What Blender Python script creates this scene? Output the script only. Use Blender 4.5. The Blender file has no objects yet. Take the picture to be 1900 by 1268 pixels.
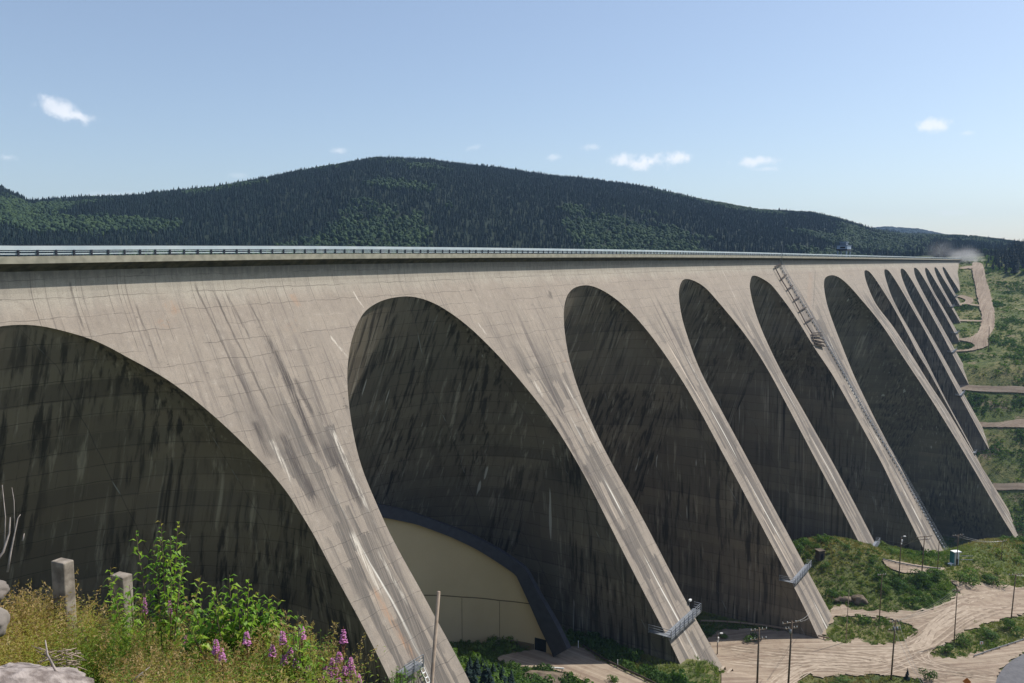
SUN_E, SKY_E, SKY_DUST, EXPO, HAZE_D, DUST = 5.0, .125, 1.1, 0.19, 6.5e-5, .06
CLOUD = (7.8, 7.9, 8.2)
import bpy, bmesh, math, random, time
import numpy as np
from mathutils import Vector, Matrix
from mathutils.geometry import delaunay_2d_cdt
T0 = time.time()
random.seed(7)
RNG = np.random.default_rng(7)
R = math.radians
S = bpy.context.scene
COL = S.collection

# ---------------------------------------------------------------- camera numbers and the axes of the dam
F = 1520.0                                   # focal length in pixels of the 1900 px wide photograph
TH = math.atan(1040 / F); CT, ST = math.cos(TH), math.sin(TH)
PI_ = math.atan(148 / F); CP, SP = math.cos(PI_), math.sin(PI_)
D0 = 256600 * CT * CT / F                    # eye to crest line, at right angles
KF = 0.56                                    # batter of the downstream face
KU = 0.42                                    # batter of the upstream side
Q0 = -1.6                                    # the face stands this far back under the lip

def W(t, q, z):                              # along the dam, downstream of the lip, up
    n = D0 - q
    return (t * ST - n * CT, t * CT + n * ST, z)
def TQ(x, y):
    return x * ST + y * CT, D0 - (-x * CT + y * ST)
_cx = np.array([0, 300, 600, 900, 1200, 1400, 1550, 1650, 1780]); _ch = np.array([2.03, 2.41, 2.87, 3.3, 3.8, 4.06, 4.15, 4.25, 4.3])
_ct = 256600 / (1990 - _cx) - D0 * math.tan(TH)
def lipz(t): return np.interp(t, _ct, _ch) - 2.35
def qface(h):
    h = np.asarray(h, float)
    return Q0 + np.where(h < 2, 0, np.where(h < 6, KF * (h - 2) ** 2 / 8, KF * (h - 4)))
def ray(u, v):
    a = (u - 950) / F; b = (634 - v) / F
    return a, CP + b * SP, -SP + b * CP
def on_face(u, v):                           # the point of the battered face seen there: (t, h)
    dx, dy, dz = ray(u, v)
    lo, hi = 20., 6000.
    def g(s):
        t, q = TQ(s * dx, s * dy); h = lipz(t) - s * dz
        return q - float(qface(h)), t, h
    s = lo
    while s < hi:
        if g(s)[0] < 0: break
        s *= 1.02
    a, b = s / 1.02, s
    for _ in range(40):
        m = (a + b) / 2
        if g(m)[0] < 0: b = m
        else: a = m
    return g(a)[1:]
def at(u, v, dist):                          # a point at a given distance
    dx, dy, dz = ray(u, v); l = math.sqrt(dx * dx + dy * dy + dz * dz)
    return Vector((dx, dy, dz)) * (dist / l)

# ---------------------------------------------------------------- value noise for terrain and rocks
def _hash(ix, iy, s):
    n = (ix * 374761393 + iy * 668265263 + s * 982451653) & 0xffffffff
    n = ((n ^ (n >> 13)) * 1274126177) & 0xffffffff
    return ((n ^ (n >> 16)) & 0xffff) / 65535.0
def vnoise(x, y, s=0):
    x = np.asarray(x, float); y = np.asarray(y, float)
    ix = np.floor(x).astype(np.int64); iy = np.floor(y).astype(np.int64)
    fx = x - ix; fy = y - iy; fx = fx * fx * (3 - 2 * fx); fy = fy * fy * (3 - 2 * fy)
    a = _hash(ix, iy, s); b = _hash(ix + 1, iy, s); c = _hash(ix, iy + 1, s); d = _hash(ix + 1, iy + 1, s)
    return (a + (b - a) * fx) * (1 - fy) + (c + (d - c) * fx) * fy
def fbm(x, y, s=0, o=4):
    v = 0; a = .5
    for i in range(o): v = v + a * (vnoise(x * 2 ** i, y * 2 ** i, s + i * 17) - .5) * 2; a *= .5
    return v

# ---------------------------------------------------------------- terrain
PT = np.array([-400, -50, 0, 16, 40, 60, 98, 135, 169, 180, 215, 262, 330, 380, 425, 500, 592, 622, 660, 690, 745, 812, 882, 950, 1008, 1070, 1150, 1200, 1300, 1500, 2500])
PZ = np.array([40, -26, -36, -44, -54, -60, -68, -88, -90, -107, -110.5, -111, -115, -124, -139, -166, -180, -160, -134, -118, -86, -68, -53, -43, -30, -12, -1, 4, 10, 5, -20], float)
SIL_U = np.array([-600, -200, 0, 30, 62, 80, 160, 240, 320, 400, 500, 600, 700, 800, 900, 1000, 1100, 1200, 1300, 1400, 1500, 1560, 1620, 1680, 1740, 1800, 1850, 1900, 2200, 2800])
SIL_V = np.array([392, 388, 398, 404, 414, 412, 403, 397, 387, 375, 354, 333, 315, 312, 321, 336, 350, 367, 385, 403, 410, 422, 440, 449, 452, 456, 461, 466, 460, 450], float)
FAR_U = np.array([-600, 1400, 1560, 1600, 1640, 1700, 1760, 1900, 2800]); FAR_V = np.array([470, 470, 447, 439, 436, 441, 452, 468, 468], float)
def px_of_az(az):                            # pixel column of an azimuth at the height of the horizon
    az = np.clip(az, -1.2, 1.2)
    return 950 + F * np.tan(az) / CP
def ground(x, y):
    x = np.asarray(x, float); y = np.asarray(y, float)
    r = np.hypot(x, y) + 1e-6; az = np.arctan2(x, y)
    t, q = TQ(x, y)
    z = np.interp(t + 6 * fbm(x / 90, y / 90, 3, 3), PT, PZ)
    z = z - np.clip(q - 130, 0, 400) * .03 * np.clip((t - 200) / 200, 0, 1)
    rough = np.clip((t - 330) / 60, 0, 1)
    z = z + rough * 3.0 * fbm(x / 40, y / 40, 5, 3)
    # benches cut across the far bank
    # green mound before the feet of the big arch
    mx, my = _MND
    z = z + 13 * np.exp(-(((x - mx[0]) * .8 + (y - mx[1]) * .6) / 45) ** 2 - ((-(x - mx[0]) * .6 + (y - mx[1]) * .8) / 16) ** 2)
    z = z + 7 * np.exp(-((x - my[0]) ** 2 + (y - my[1]) ** 2) / 26 ** 2)
    z = z + 10 * np.exp(-((x - _MN3[0]) ** 2 + (y - _MN3[1]) ** 2) / 22 ** 2)
    # wooded rise at the far end, right of the dusty road
    z = z + np.clip((q - 40) / 60, 0, 1) * np.clip((t - 1090) / 160, 0, 1) * np.clip((1700 - t) / 300, 0, 1) * 6
    # upstream: the reservoir bed, then the wooded hills
    up = np.clip((-q - 78) / 12, 0, 1)
    px = px_of_az(az)
    vh = np.interp(px, SIL_U, SIL_V); vf = np.interp(px, FAR_U, FAR_V)
    rc = np.interp(px, [-600, 300, 800, 1400, 1700, 2800], [1750, 1800, 1900, 2000, 2300, 2600])
    rs = np.interp(px, [-600, 800, 1400, 1700, 1790, 2800], [800, 900, 1050, 1250, 1300, 1500])
    def hz(v, rr): return rr * (486 - v) / F / np.cos(az) * .985 + 0
    H = hz(vh, rc)
    f = np.clip((r - rs) / (rc - rs), 0, 1)
    s = np.where(f < 1, np.sin(f * np.pi / 2) ** 1.05, 1)
    back = np.clip((r - rc) / 900, 0, 1)
    hill = -14 + (H + 14) * s * (1 - .55 * back * back * (3 - 2 * back))
    hill = hill + s * np.clip((1 - f) * 4, 0, 1) * (16 * fbm(x / 260, y / 260, 9, 4))
    Hf = hz(vf, 5200.)
    ff = np.clip((r - 3600) / 1600, 0, 1)
    hill = np.maximum(hill, -14 + (Hf + 14) * ff * ff * (3 - 2 * ff))
    hill = np.where(r < rs, -30, hill)
    z = z * (1 - up) + hill * up
    far_end = np.clip((t - 1180) / 120, 0, 1) * (1 - up)
    zz = np.maximum(z, hill)
    z = np.where((r > rs), z * (1 - far_end) + zz * far_end, z)
    # the knoll the photographer stands on
    Rl = np.interp(px, [-900, 0, 350, 650, 760, 900, 2000], [10, 10, 8.2, 5.6, 3.6, 2.4, 2.0])
    Rl = np.where(np.abs(az) > 1.1, 2.5, Rl)
    kn = -1.75 - .27 * r + .25 * fbm(x / 1.6, y / 1.6, 11, 3) * np.clip(r / 3, 0, 1) - 1.0 * np.clip(r - Rl, 0, None)
    return np.maximum(z, kn)
_MND = ((0, 0), (0, 0)); _MN3 = (0, 0)
def _mnd():
    global _MND, _MN3
    c = np.array(ray(1522, 1040)) * 298; _MN3 = (c[0], c[1])
    a = np.array(ray(1850, 1062)) * 318; b = np.array(ray(1640, 1085)) * 285
    _MND = ((a[0], a[1]), (b[0], b[1]))
_mnd()
def on_ground(u, v, s0=60.):
    dx, dy, dz = ray(u, v)
    s = s0 * 1.004 ** np.arange(1, 1300)
    g = ground(s * dx, s * dy) - s * dz
    i = int(np.argmax(g > 0)) if (g > 0).any() else len(s) - 1
    a, b = (s[i - 1] if i else s0), s[i]
    for _ in range(25):
        m = (a + b) / 2
        if float(ground(m * dx, m * dy)) - m * dz > 0: b = m
        else: a = m
    return Vector((b * dx, b * dy, b * dz))

# ---------------------------------------------------------------- object helpers
def tag(o, label=None, cat=None, group=None, kind=None):
    if label: o['label'] = label
    if cat: o['category'] = cat
    if group: o['group'] = group
    if kind: o['kind'] = kind
    return o
def link(name, me, mat=None, parent=None):
    o = bpy.data.objects.new(name, me); COL.objects.link(o)
    if mat is not None:
        for m in (mat if isinstance(mat, (list, tuple)) else [mat]): me.materials.append(m)
    if parent is not None: o.parent = parent
    return o
def empty(name, loc=(0, 0, 0), rz=0.):
    o = bpy.data.objects.new(name, None); COL.objects.link(o); o.location = loc; o.rotation_euler = (0, 0, rz); o.empty_display_size = .1
    return o
def mesh_np(name, V, Fc, smooth=False, uv=None, uv2=None, attr=None):
    """V (n,3); Fc (m,k) with one k; uv per vertex"""
    me = bpy.data.meshes.new(name)
    V = np.asarray(V, np.float32); Fc = np.asarray(Fc, np.int32)
    m, k = Fc.shape
    me.vertices.add(len(V)); me.vertices.foreach_set('co', V.ravel())
    me.loops.add(m * k); me.loops.foreach_set('vertex_index', Fc.ravel())
    me.polygons.add(m)
    me.polygons.foreach_set('loop_start', np.arange(0, m * k, k, dtype=np.int32))
    me.polygons.foreach_set('loop_total', np.full(m, k, np.int32))
    me.update(calc_edges=True)
    me.polygons.foreach_set('use_smooth', np.full(m, smooth))
    for nm, u in (('UVMap', uv), ('UV2', uv2)):
        if u is not None:
            l = me.uv_layers.new(name=nm); l.data.foreach_set('uv', np.asarray(u, np.float32)[Fc.ravel()].ravel())
    if attr is not None:
        for nm, a in attr.items():
            at_ = me.attributes.new(nm, 'FLOAT', 'POINT'); at_.data.foreach_set('value', np.asarray(a, np.float32))
    me.validate(clean_customdata=False)
    return me
class MB:
    def __init__(s): s.v = []; s.f = []
    def add(s, vs, fs):
        b = len(s.v); s.v += [tuple(v) for v in vs]; s.f += [tuple(i + b for i in f) for f in fs]; return s
    def box(s, c, size, rz=0., M=None):
        hx, hy, hz = [a / 2 for a in size]
        vs = [Vector((x, y, z)) for x in (-hx, hx) for y in (-hy, hy) for z in (-hz, hz)]
        if M is not None: vs = [M @ v for v in vs]
        elif rz: vs = [Matrix.Rotation(rz, 3, 'Z') @ v for v in vs]
        vs = [v + Vector(c) for v in vs]
        return s.add(vs, [(0, 1, 3, 2), (4, 6, 7, 5), (0, 4, 5, 1), (2, 3, 7, 6), (0, 2, 6, 4), (1, 5, 7, 3)])
    def bar(s, a, b, w, d=None, n=4, up=(0, 0, 1), r2=None):
        a = Vector(a); b = Vector(b); d = w if d is None else d
        z = (b - a).normalized(); x = z.cross(Vector(up))
        if x.length < 1e-4: x = z.cross(Vector((1, 0, 0)))
        x.normalize(); y = x.cross(z)
        vs = []
        for p, k in ((a, 1.), (b, 1. if r2 is None else r2)):
            for i in range(n):
                an = 2 * math.pi * (i + .5) / n; c_ = .7071 if n == 4 else .5
                vs.append(p + x * math.cos(an) * w * c_ * k + y * math.sin(an) * d * c_ * k)
        fs = [(i, (i + 1) % n, n + (i + 1) % n, n + i) for i in range(n)] + [tuple(range(n - 1, -1, -1)), tuple(range(n, 2 * n))]
        return s.add(vs, fs)
    def tube(s, pts, r, n=5, r1=None):
        pts = [Vector(p) for p in pts]; L = len(pts); rings = []
        for i, p in enumerate(pts):
            d = (pts[min(i + 1, L - 1)] - pts[max(i - 1, 0)]).normalized()
            x = d.cross(Vector((.13, .2, 1))).normalized(); y = x.cross(d)
            rr = r if r1 is None else r + (r1 - r) * i / (L - 1)
            rings.append([p + (x * math.cos(a) + y * math.sin(a)) * rr for a in [2 * math.pi * j / n for j in range(n)]])
        vs = [v for rg in rings for v in rg]
        fs = [(i * n + j, i * n + (j + 1) % n, (i + 1) * n + (j + 1) % n, (i + 1) * n + j) for i in range(L - 1) for j in range(n)]
        fs += [tuple(range(n - 1, -1, -1)), tuple((L - 1) * n + j for j in range(n))]
        return s.add(vs, fs)
    def build(s, name, mat, parent=None, smooth=False):
        me = bpy.data.meshes.new(name); me.from_pydata(s.v, [], s.f); me.update()
        bm = bmesh.new(); bm.from_mesh(me); bmesh.ops.recalc_face_normals(bm, faces=bm.faces); bm.to_mesh(me); bm.free()
        if smooth: me.polygons.foreach_set('use_smooth', [True] * len(me.polygons))
        return link(name, me, mat, parent)
def grid_faces(nr, nc, flip=False):
    i = np.arange(nr - 1)[:, None] * nc + np.arange(nc - 1)[None, :]
    f = np.stack([i, i + 1, i + 1 + nc, i + nc], -1).reshape(-1, 4)
    return f[:, ::-1] if flip else f
# ---------------------------------------------------------------- materials
def newmat(name):
    m = bpy.data.materials.new(name); m.use_nodes = True; nt = m.node_tree
    b = nt.nodes.get('Principled BSDF'); b.inputs['Roughness'].default_value = .85
    if 'Specular IOR Level' in b.inputs: b.inputs['Specular IOR Level'].default_value = .25
    return m, nt, b
class N:
    """short-hand for building node trees"""
    def __init__(s, nt): s.nt = nt
    def n(s, t, **k):
        x = s.nt.nodes.new(t)
        for a, v in k.items(): setattr(x, a, v)
        return x
    def L(s, a, b): s.nt.links.new(a, b)
    def val(s, sock, v):
        if hasattr(v, 'is_linked') or isinstance(v, bpy.types.NodeSocket): s.L(v, sock)
        else: sock.default_value = v
    def math(s, op, a, b=0., c=None, clamp=False):
        x = s.n('ShaderNodeMath', operation=op); x.use_clamp = clamp
        s.val(x.inputs[0], a); s.val(x.inputs[1], b)
        if c is not None: s.val(x.inputs[2], c)
        return x.outputs[0]
    def mix(s, f, a, b, mode='MIX'):
        x = s.n('ShaderNodeMix', data_type='RGBA', blend_type=mode)
        s.val(x.inputs['Factor'], f)
        ia, ib = [i for i in x.inputs if i.name == 'A' and i.type == 'RGBA'][0], [i for i in x.inputs if i.name == 'B' and i.type == 'RGBA'][0]
        for so, v in ((ia, a), (ib, b)):
            if isinstance(v, bpy.types.NodeSocket): s.L(v, so)
            else: so.default_value = (*v, 1) if len(v) == 3 else v
        return [o for o in x.outputs if o.type == 'RGBA'][0]
    def noise(s, vec, scale, detail=4, rough=.55, dist=0., dim='3D'):
        x = s.n('ShaderNodeTexNoise', noise_dimensions=dim); x.inputs['Scale'].default_value = scale
        x.inputs['Detail'].default_value = detail; x.inputs['Roughness'].default_value = rough; x.inputs['Distortion'].default_value = dist
        if vec is not None: s.L(vec, x.inputs['Vector'])
        return x.outputs['Fac']
    def map(s, vec, scale=(1, 1, 1), loc=(0, 0, 0), rot=(0, 0, 0)):
        x = s.n('ShaderNodeMapping'); s.L(vec, x.inputs['Vector'])
        x.inputs['Scale'].default_value = scale; x.inputs['Location'].default_value = loc; x.inputs['Rotation'].default_value = rot
        return x.outputs[0]
    def ramp(s, f, lo, hi, a=0., b=1.):
        x = s.n('ShaderNodeMapRange', interpolation_type='SMOOTHSTEP'); s.val(x.inputs[0], f)
        x.inputs[1].default_value = lo; x.inputs[2].default_value = hi; x.inputs[3].default_value = a; x.inputs[4].default_value = b
        return x.outputs[0]
    def uv(s, name='UVMap'): x = s.n('ShaderNodeUVMap'); x.uv_map = name; return x.outputs[0]
    def sep(s, v): x = s.n('ShaderNodeSeparateXYZ'); s.L(v, x.inputs[0]); return x.outputs
    def comb(s, x_, y_, z_=0.):
        x = s.n('ShaderNodeCombineXYZ'); s.val(x.inputs[0], x_); s.val(x.inputs[1], y_); s.val(x.inputs[2], z_); return x.outputs[0]
    def bump(s, h, strength, dist, bsdf):
        x = s.n('ShaderNodeBump'); x.inputs['Strength'].default_value = strength; x.inputs['Distance'].default_value = dist
        s.L(h, x.inputs['Height']); s.L(x.outputs[0], bsdf.inputs['Normal'])
    def line(s, c, period, width, jit=None):
        """1 on thin lines every `period` of coordinate c"""
        v = c if jit is None else s.math('ADD', c, jit)
        fr = s.math('FRACT', s.math('DIVIDE', v, period))
        d = s.math('MINIMUM', fr, s.math('SUBTRACT', 1., fr))
        return s.ramp(d, 0, width / period, 1., 0.)
    def white(s, v, dim='2D'):
        x = s.n('ShaderNodeTexWhiteNoise', noise_dimensions=dim); s.L(v, x.inputs['Vector']); return x.outputs['Value']

KS_ = math.sqrt(1 + KF * KF)
STAINS = [((495, 618), (600, 865), 1.1, 'd', .9), ((470, 780), (505, 860), 1.0, 'd', .75), ((545, 700), (585, 780), .8, 'd', .7), ((520, 800), (600, 960), 1.3, 'd', .75), ((600, 820), (690, 960), 1.4, 'd', .7),
          ((360, 520), (478, 770), .30, 'h', .8), ((392, 530), (520, 800), .30, 'h', .85), ((420, 545), (470, 640), .35, 'h', .7), ((455, 550), (560, 745), .22, 'h', .7), ((250, 560), (300, 690), .25, 'h', .6), ((130, 520), (160, 622), .28, 'h', .7),
          ((655, 540), (676, 574), .35, 'l', .8), ((612, 622), (648, 668), .4, 'l', .7), ((502, 815), (548, 905), .8, 'l', .75), ((612, 792), (690, 962), .9, 'l', .75), ((650, 985), (712, 1110), 1.0, 'l', .8), ((690, 1090), (775, 1235), .9, 'r', .7), ((700, 1020), (760, 1130), .6, 'l', .6),
          ((310, 560), (330, 585), 1.5, 'r', .5), ((540, 545), (556, 572), 1.0, 'r', .45), ((990, 705), (1010, 740), .9, 'l', .6), ((1045, 705), (1125, 850), .9, 'l', .65), ((1030, 770), (1130, 960), 1.2, 'd', .7), ((1075, 850), (1190, 1060), .9, 'd', .6), ((1010, 620), (1040, 690), .4, 'h', .6),
          ((1270, 655), (1330, 770), .9, 'l', .6), ((1330, 770), (1420, 930), 1.0, 'd', .5), ((1340, 500), (1405, 640), .7, 'l', .45), ((885, 598), (905, 625), .5, 'l', .55), ((1020, 540), (1022, 556), 1.2, 'd', .6), ((1535, 620), (1560, 680), 1.3, 'l', .6), ((1505, 505), (1500, 575), 3.0, 'r', .22), ((1513, 500), (1508, 585), .6, 'h', .5)]
def mat_face():
    m, nt, b = newmat('sunlit_face_concrete'); n = N(nt)
    uv = n.uv(); x, y, _ = n.sep(uv)                  # metres along the dam, metres down the slope
    w, h, _ = n.sep(n.uv('UV2'))                      # across the buttress (-1 to 1), metres down
    base = n.mix(n.noise(n.map(uv, (.12, .07, 1)), 1., 5), (.252, .212, .172), (.39, .33, .265))
    # light weathered strip under the crest
    top = n.ramp(n.math('ADD', h, n.math('MULTIPLY', n.noise(n.map(uv, (.25, .05, 1)), 1., 3), 4.)), 6.2, 9.5, 1., 0.)
    base = n.mix(n.math('MULTIPLY', top, .75), base, (.43, .39, .32))
    lip_shade_dirt = n.math('MULTIPLY', n.ramp(n.math('ADD', h, n.math('MULTIPLY', n.noise(n.map(uv, (1.1, .05, 1)), 1., 3), 2.2)), 2.2, 4.2, 1., 0.), n.ramp(n.noise(n.map(uv, (.8, .1, 2)), 1., 3), .2, .6, .45, .85))  # shade under the lip painted into the colour, broken up by dirty streaks
    base = n.mix(lip_shade_dirt, base, (.13, .125, .115))
    # pours: block tint, joints
    cell = n.comb(n.math('FLOOR', n.math('DIVIDE', x, 6.1)), n.math('FLOOR', n.math('DIVIDE', n.math('ADD', y, n.math('MULTIPLY', n.math('FLOOR', n.math('DIVIDE', x, 12.2)), .9)), 3.05)))
    tint = n.white(cell)
    base = n.mix(n.math('MULTIPLY', tint, .22), base, (.235, .195, .165))
    fine = n.noise(n.map(uv, (1.2, .10, 1)), 1., 6, .6)
    base = n.mix(n.ramp(fine, .45, .75, 0, .5), base, (.24, .21, .18))
    jn = n.math('MULTIPLY', n.noise(uv, .25, 2), 1.2)
    lv = n.line(y, 3.05, .09, jn); lh = n.line(x, 6.1, .10)
    brk = n.ramp(n.noise(n.map(uv, (.10, .22, 1)), 1., 3), .36, .56)
    lines = n.math('MULTIPLY', n.math('MAXIMUM', n.math('MULTIPLY', lv, .72), n.math('MULTIPLY', lh, .60)), brk)
    hair = n.math('MULTIPLY', n.ramp(n.noise(n.map(uv, (3.2, .030, 6)), 1., 5, .7), .54, .66), n.ramp(n.noise(n.map(uv, (.09, .05, 8)), 1., 3), .36, .54))
    base = n.mix(n.math('MULTIPLY', hair, .62), base, (.12, .10, .09))
    base = n.mix(lines, base, (.14, .12, .10))
    # pale lime lines along some joints
    lm = n.math('MULTIPLY', n.line(y, 12.2, .16, jn), n.ramp(n.noise(n.map(uv, (.08, .3, 7)), 1., 2), .58, .66))
    base = n.mix(n.math('MULTIPLY', lm, .25), base, (.55, .49, .41))
    # spalls
    sp = n.ramp(n.noise(n.map(uv, (.5, .9, 1)), 1., 3, .55), .70, .73)
    base = n.mix(n.math('MULTIPLY', sp, .7), base, (.10, .085, .07))
    rust = n.math('MULTIPLY', n.ramp(n.noise(n.map(uv, (.09, .12, 1), (5, 9, 0)), 1., 2), .68, .8), n.ramp(n.noise(uv, 1.2, 3), .45, .65))
    base = n.mix(n.math('MULTIPLY', rust, .35), base, (.42, .20, .09))
    mott = n.noise(n.map(uv, (.9, .55, 12)), 1., 5, .75); base = n.mix(n.ramp(mott, .50, .72, 0, .40), base, (.17, .145, .12)); base = n.mix(n.ramp(mott, .48, .30, 0, .35), base, (.47, .42, .35))
    grit = n.noise(uv, 5., 4, .75); base = n.mix(n.ramp(grit, .42, .70, 0, .38), base, (.16, .14, .12)); base = n.mix(n.ramp(grit, .40, .28, 0, .3), base, (.46, .41, .34))
    # streaks running down the narrow buttress
    ws = n.math('MULTIPLY', w, 2.6); bid = n.math('FLOOR', n.math('DIVIDE', x, 60.))
    low = n.ramp(n.math('ADD', h, n.math('MULTIPLY', n.noise(n.map(uv, (.3, .02, 1)), 1., 2), 26.)), 26, 46)
    sv = n.comb(n.math('ADD', ws, n.math('MULTIPLY', bid, 3.7)), n.math('MULTIPLY', y, .008), 0.)
    wj = n.math('ADD', w, n.math('MULTIPLY', n.math('SUBTRACT', n.noise(n.map(uv, (.9, .07, 3)), 1., 4, .6), .5), .30))
    yj = n.math('ADD', y, n.math('MULTIPLY', n.noise(n.map(uv, (1.4, .1, 5)), 1., 4, .7), 5.))
    wc = n.math('FLOOR', n.math('MULTIPLY', wj, 4.5))
    blk = n.comb(n.math('ADD', wc, n.math('MULTIPLY', bid, 5.3)), n.math('FLOOR', n.math('DIVIDE', n.math('ADD', yj, n.math('MULTIPLY', wc, 7.)), 12.2)))
    dark = n.math('MULTIPLY', n.ramp(n.noise(sv, 1.5, 3, .5), .36, .44), n.ramp(n.white(blk), .22, .45, .12, 1.))
    dark = n.math('MULTIPLY', dark, n.ramp(n.math('ABSOLUTE', w), .62, .82, 1., .15))
    dark2 = n.ramp(n.noise(n.map(uv, (3.4, .05, 1)), 1., 5, .7), .38, .58)
    dk = n.math('MULTIPLY', n.math('MULTIPLY', low, dark), n.math('ADD', .50, n.math('MULTIPLY', dark2, .50)))
    base = n.mix(n.math('MULTIPLY', dk, .86), base, (.098, .088, .080))
    # long thin dark drips higher up
    dr = n.math('MULTIPLY', n.math('MULTIPLY', n.ramp(n.noise(n.map(uv, (.75, .020, 3)), 1., 3, .55), .56, .66), n.ramp(h, 8, 22)), n.ramp(n.math('ABSOLUTE', w), .35, .7, 1., .25))
    base = n.mix(n.math('MULTIPLY', dr, .72), base, (.095, .08, .075))
    # white lime seep near the middle of each buttress
    wob = n.math('MULTIPLY', n.math('SUBTRACT', n.noise(n.comb(bid, n.math('MULTIPLY', y, .02)), 1., 2), .5), .35)
    cen = n.ramp(n.math('ABSOLUTE', n.math('SUBTRACT', n.math('ADD', w, wob), .02)), .0, .065, 1., 0.)
    seep = n.math('MULTIPLY', n.math('MULTIPLY', cen, n.ramp(h, 34, 50)), n.ramp(n.noise(n.comb(n.math('MULTIPLY', w, 6.), n.math('MULTIPLY', y, .05), bid), 1., 3), .44, .60))
    base = n.mix(n.math('MULTIPLY', seep, .9), base, (.70, .66, .58))
    sd = n.ramp(n.math('ABSOLUTE', n.math('SUBTRACT', n.math('ADD', w, wob), -.42)), .0, .06, 1., 0.)
    s2 = n.math('MULTIPLY', n.math('MULTIPLY', sd, low), n.ramp(n.noise(n.comb(n.math('MULTIPLY', y, .035), bid), 1., 2), .5, .6))
    base = n.mix(n.math('MULTIPLY', s2, .8), base, (.60, .50, .40))
    # single stains: drips, cracks and lime runs, each with its own place on the concrete
    wob2 = n.math('MULTIPLY', n.math('SUBTRACT', n.noise(n.map(uv, (.3, .16, 2)), 1., 4, .65), .5), 2.6)
    brk2 = n.noise(n.map(uv, (3.6, .14, 4)), 1., 6, .8); brk3 = n.noise(n.map(uv, (3.2, .22, 7)), 1., 5, .75)
    DKc, HRc, LMc, RSc = (.055, .047, .045), (.10, .085, .075), (.66, .60, .51), (.42, .22, .11)
    for p0, p1, wd_, cl, st_ in STAINS:
        (t0, h0), (t1, h1) = on_face(*p0), on_face(*p1)
        if cl == 'l': wd_ *= .8
        if cl == 'r': st_ *= .75
        a = np.array([t0, h0 * KS_]); d = np.array([t1, h1 * KS_]) - a; L = np.linalg.norm(d); d /= L
        # signed distance from the line: (x-ax)*(-dy) + (y-ay)*dx
        per = n.math('ADD', n.math('MULTIPLY', x, float(-d[1])), n.math('MULTIPLY', y, float(d[0]))); per = n.math('ADD', per, float(d[1] * a[0] - d[0] * a[1]))
        al = n.math('ADD', n.math('ADD', n.math('MULTIPLY', x, float(d[0] / L)), n.math('MULTIPLY', y, float(d[1] / L))), float(-(d @ a) / L))
        m1 = n.ramp(n.math('ABSOLUTE', n.math('ADD', per, n.math('MULTIPLY', wob2, .35 + .25 * min(wd_, 1.5)))), wd_ * .25, wd_, 1., 0.)
        e = n.math('MULTIPLY', n.ramp(al, -.02, .10), n.ramp(al, .75, 1.0, 1., 0.))
        mk = n.math('MULTIPLY', n.math('MULTIPLY', m1, e), n.ramp(brk2, .36, .56, .15, 1.) if cl in 'dh' else n.ramp(brk3, .42, .60, .08, 1.))
        base = n.mix(n.math('MULTIPLY', mk, st_), base, {'d': DKc, 'h': HRc, 'l': LMc, 'r': RSc}[cl])
    n.L(base, b.inputs['Base Color']); b.inputs['Roughness'].default_value = .9
    n.bump(n.math('ADD', n.math('MULTIPLY', fine, .3), n.math('MULTIPLY', lines, -1.)), .5, .12, b)
    return m
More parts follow.
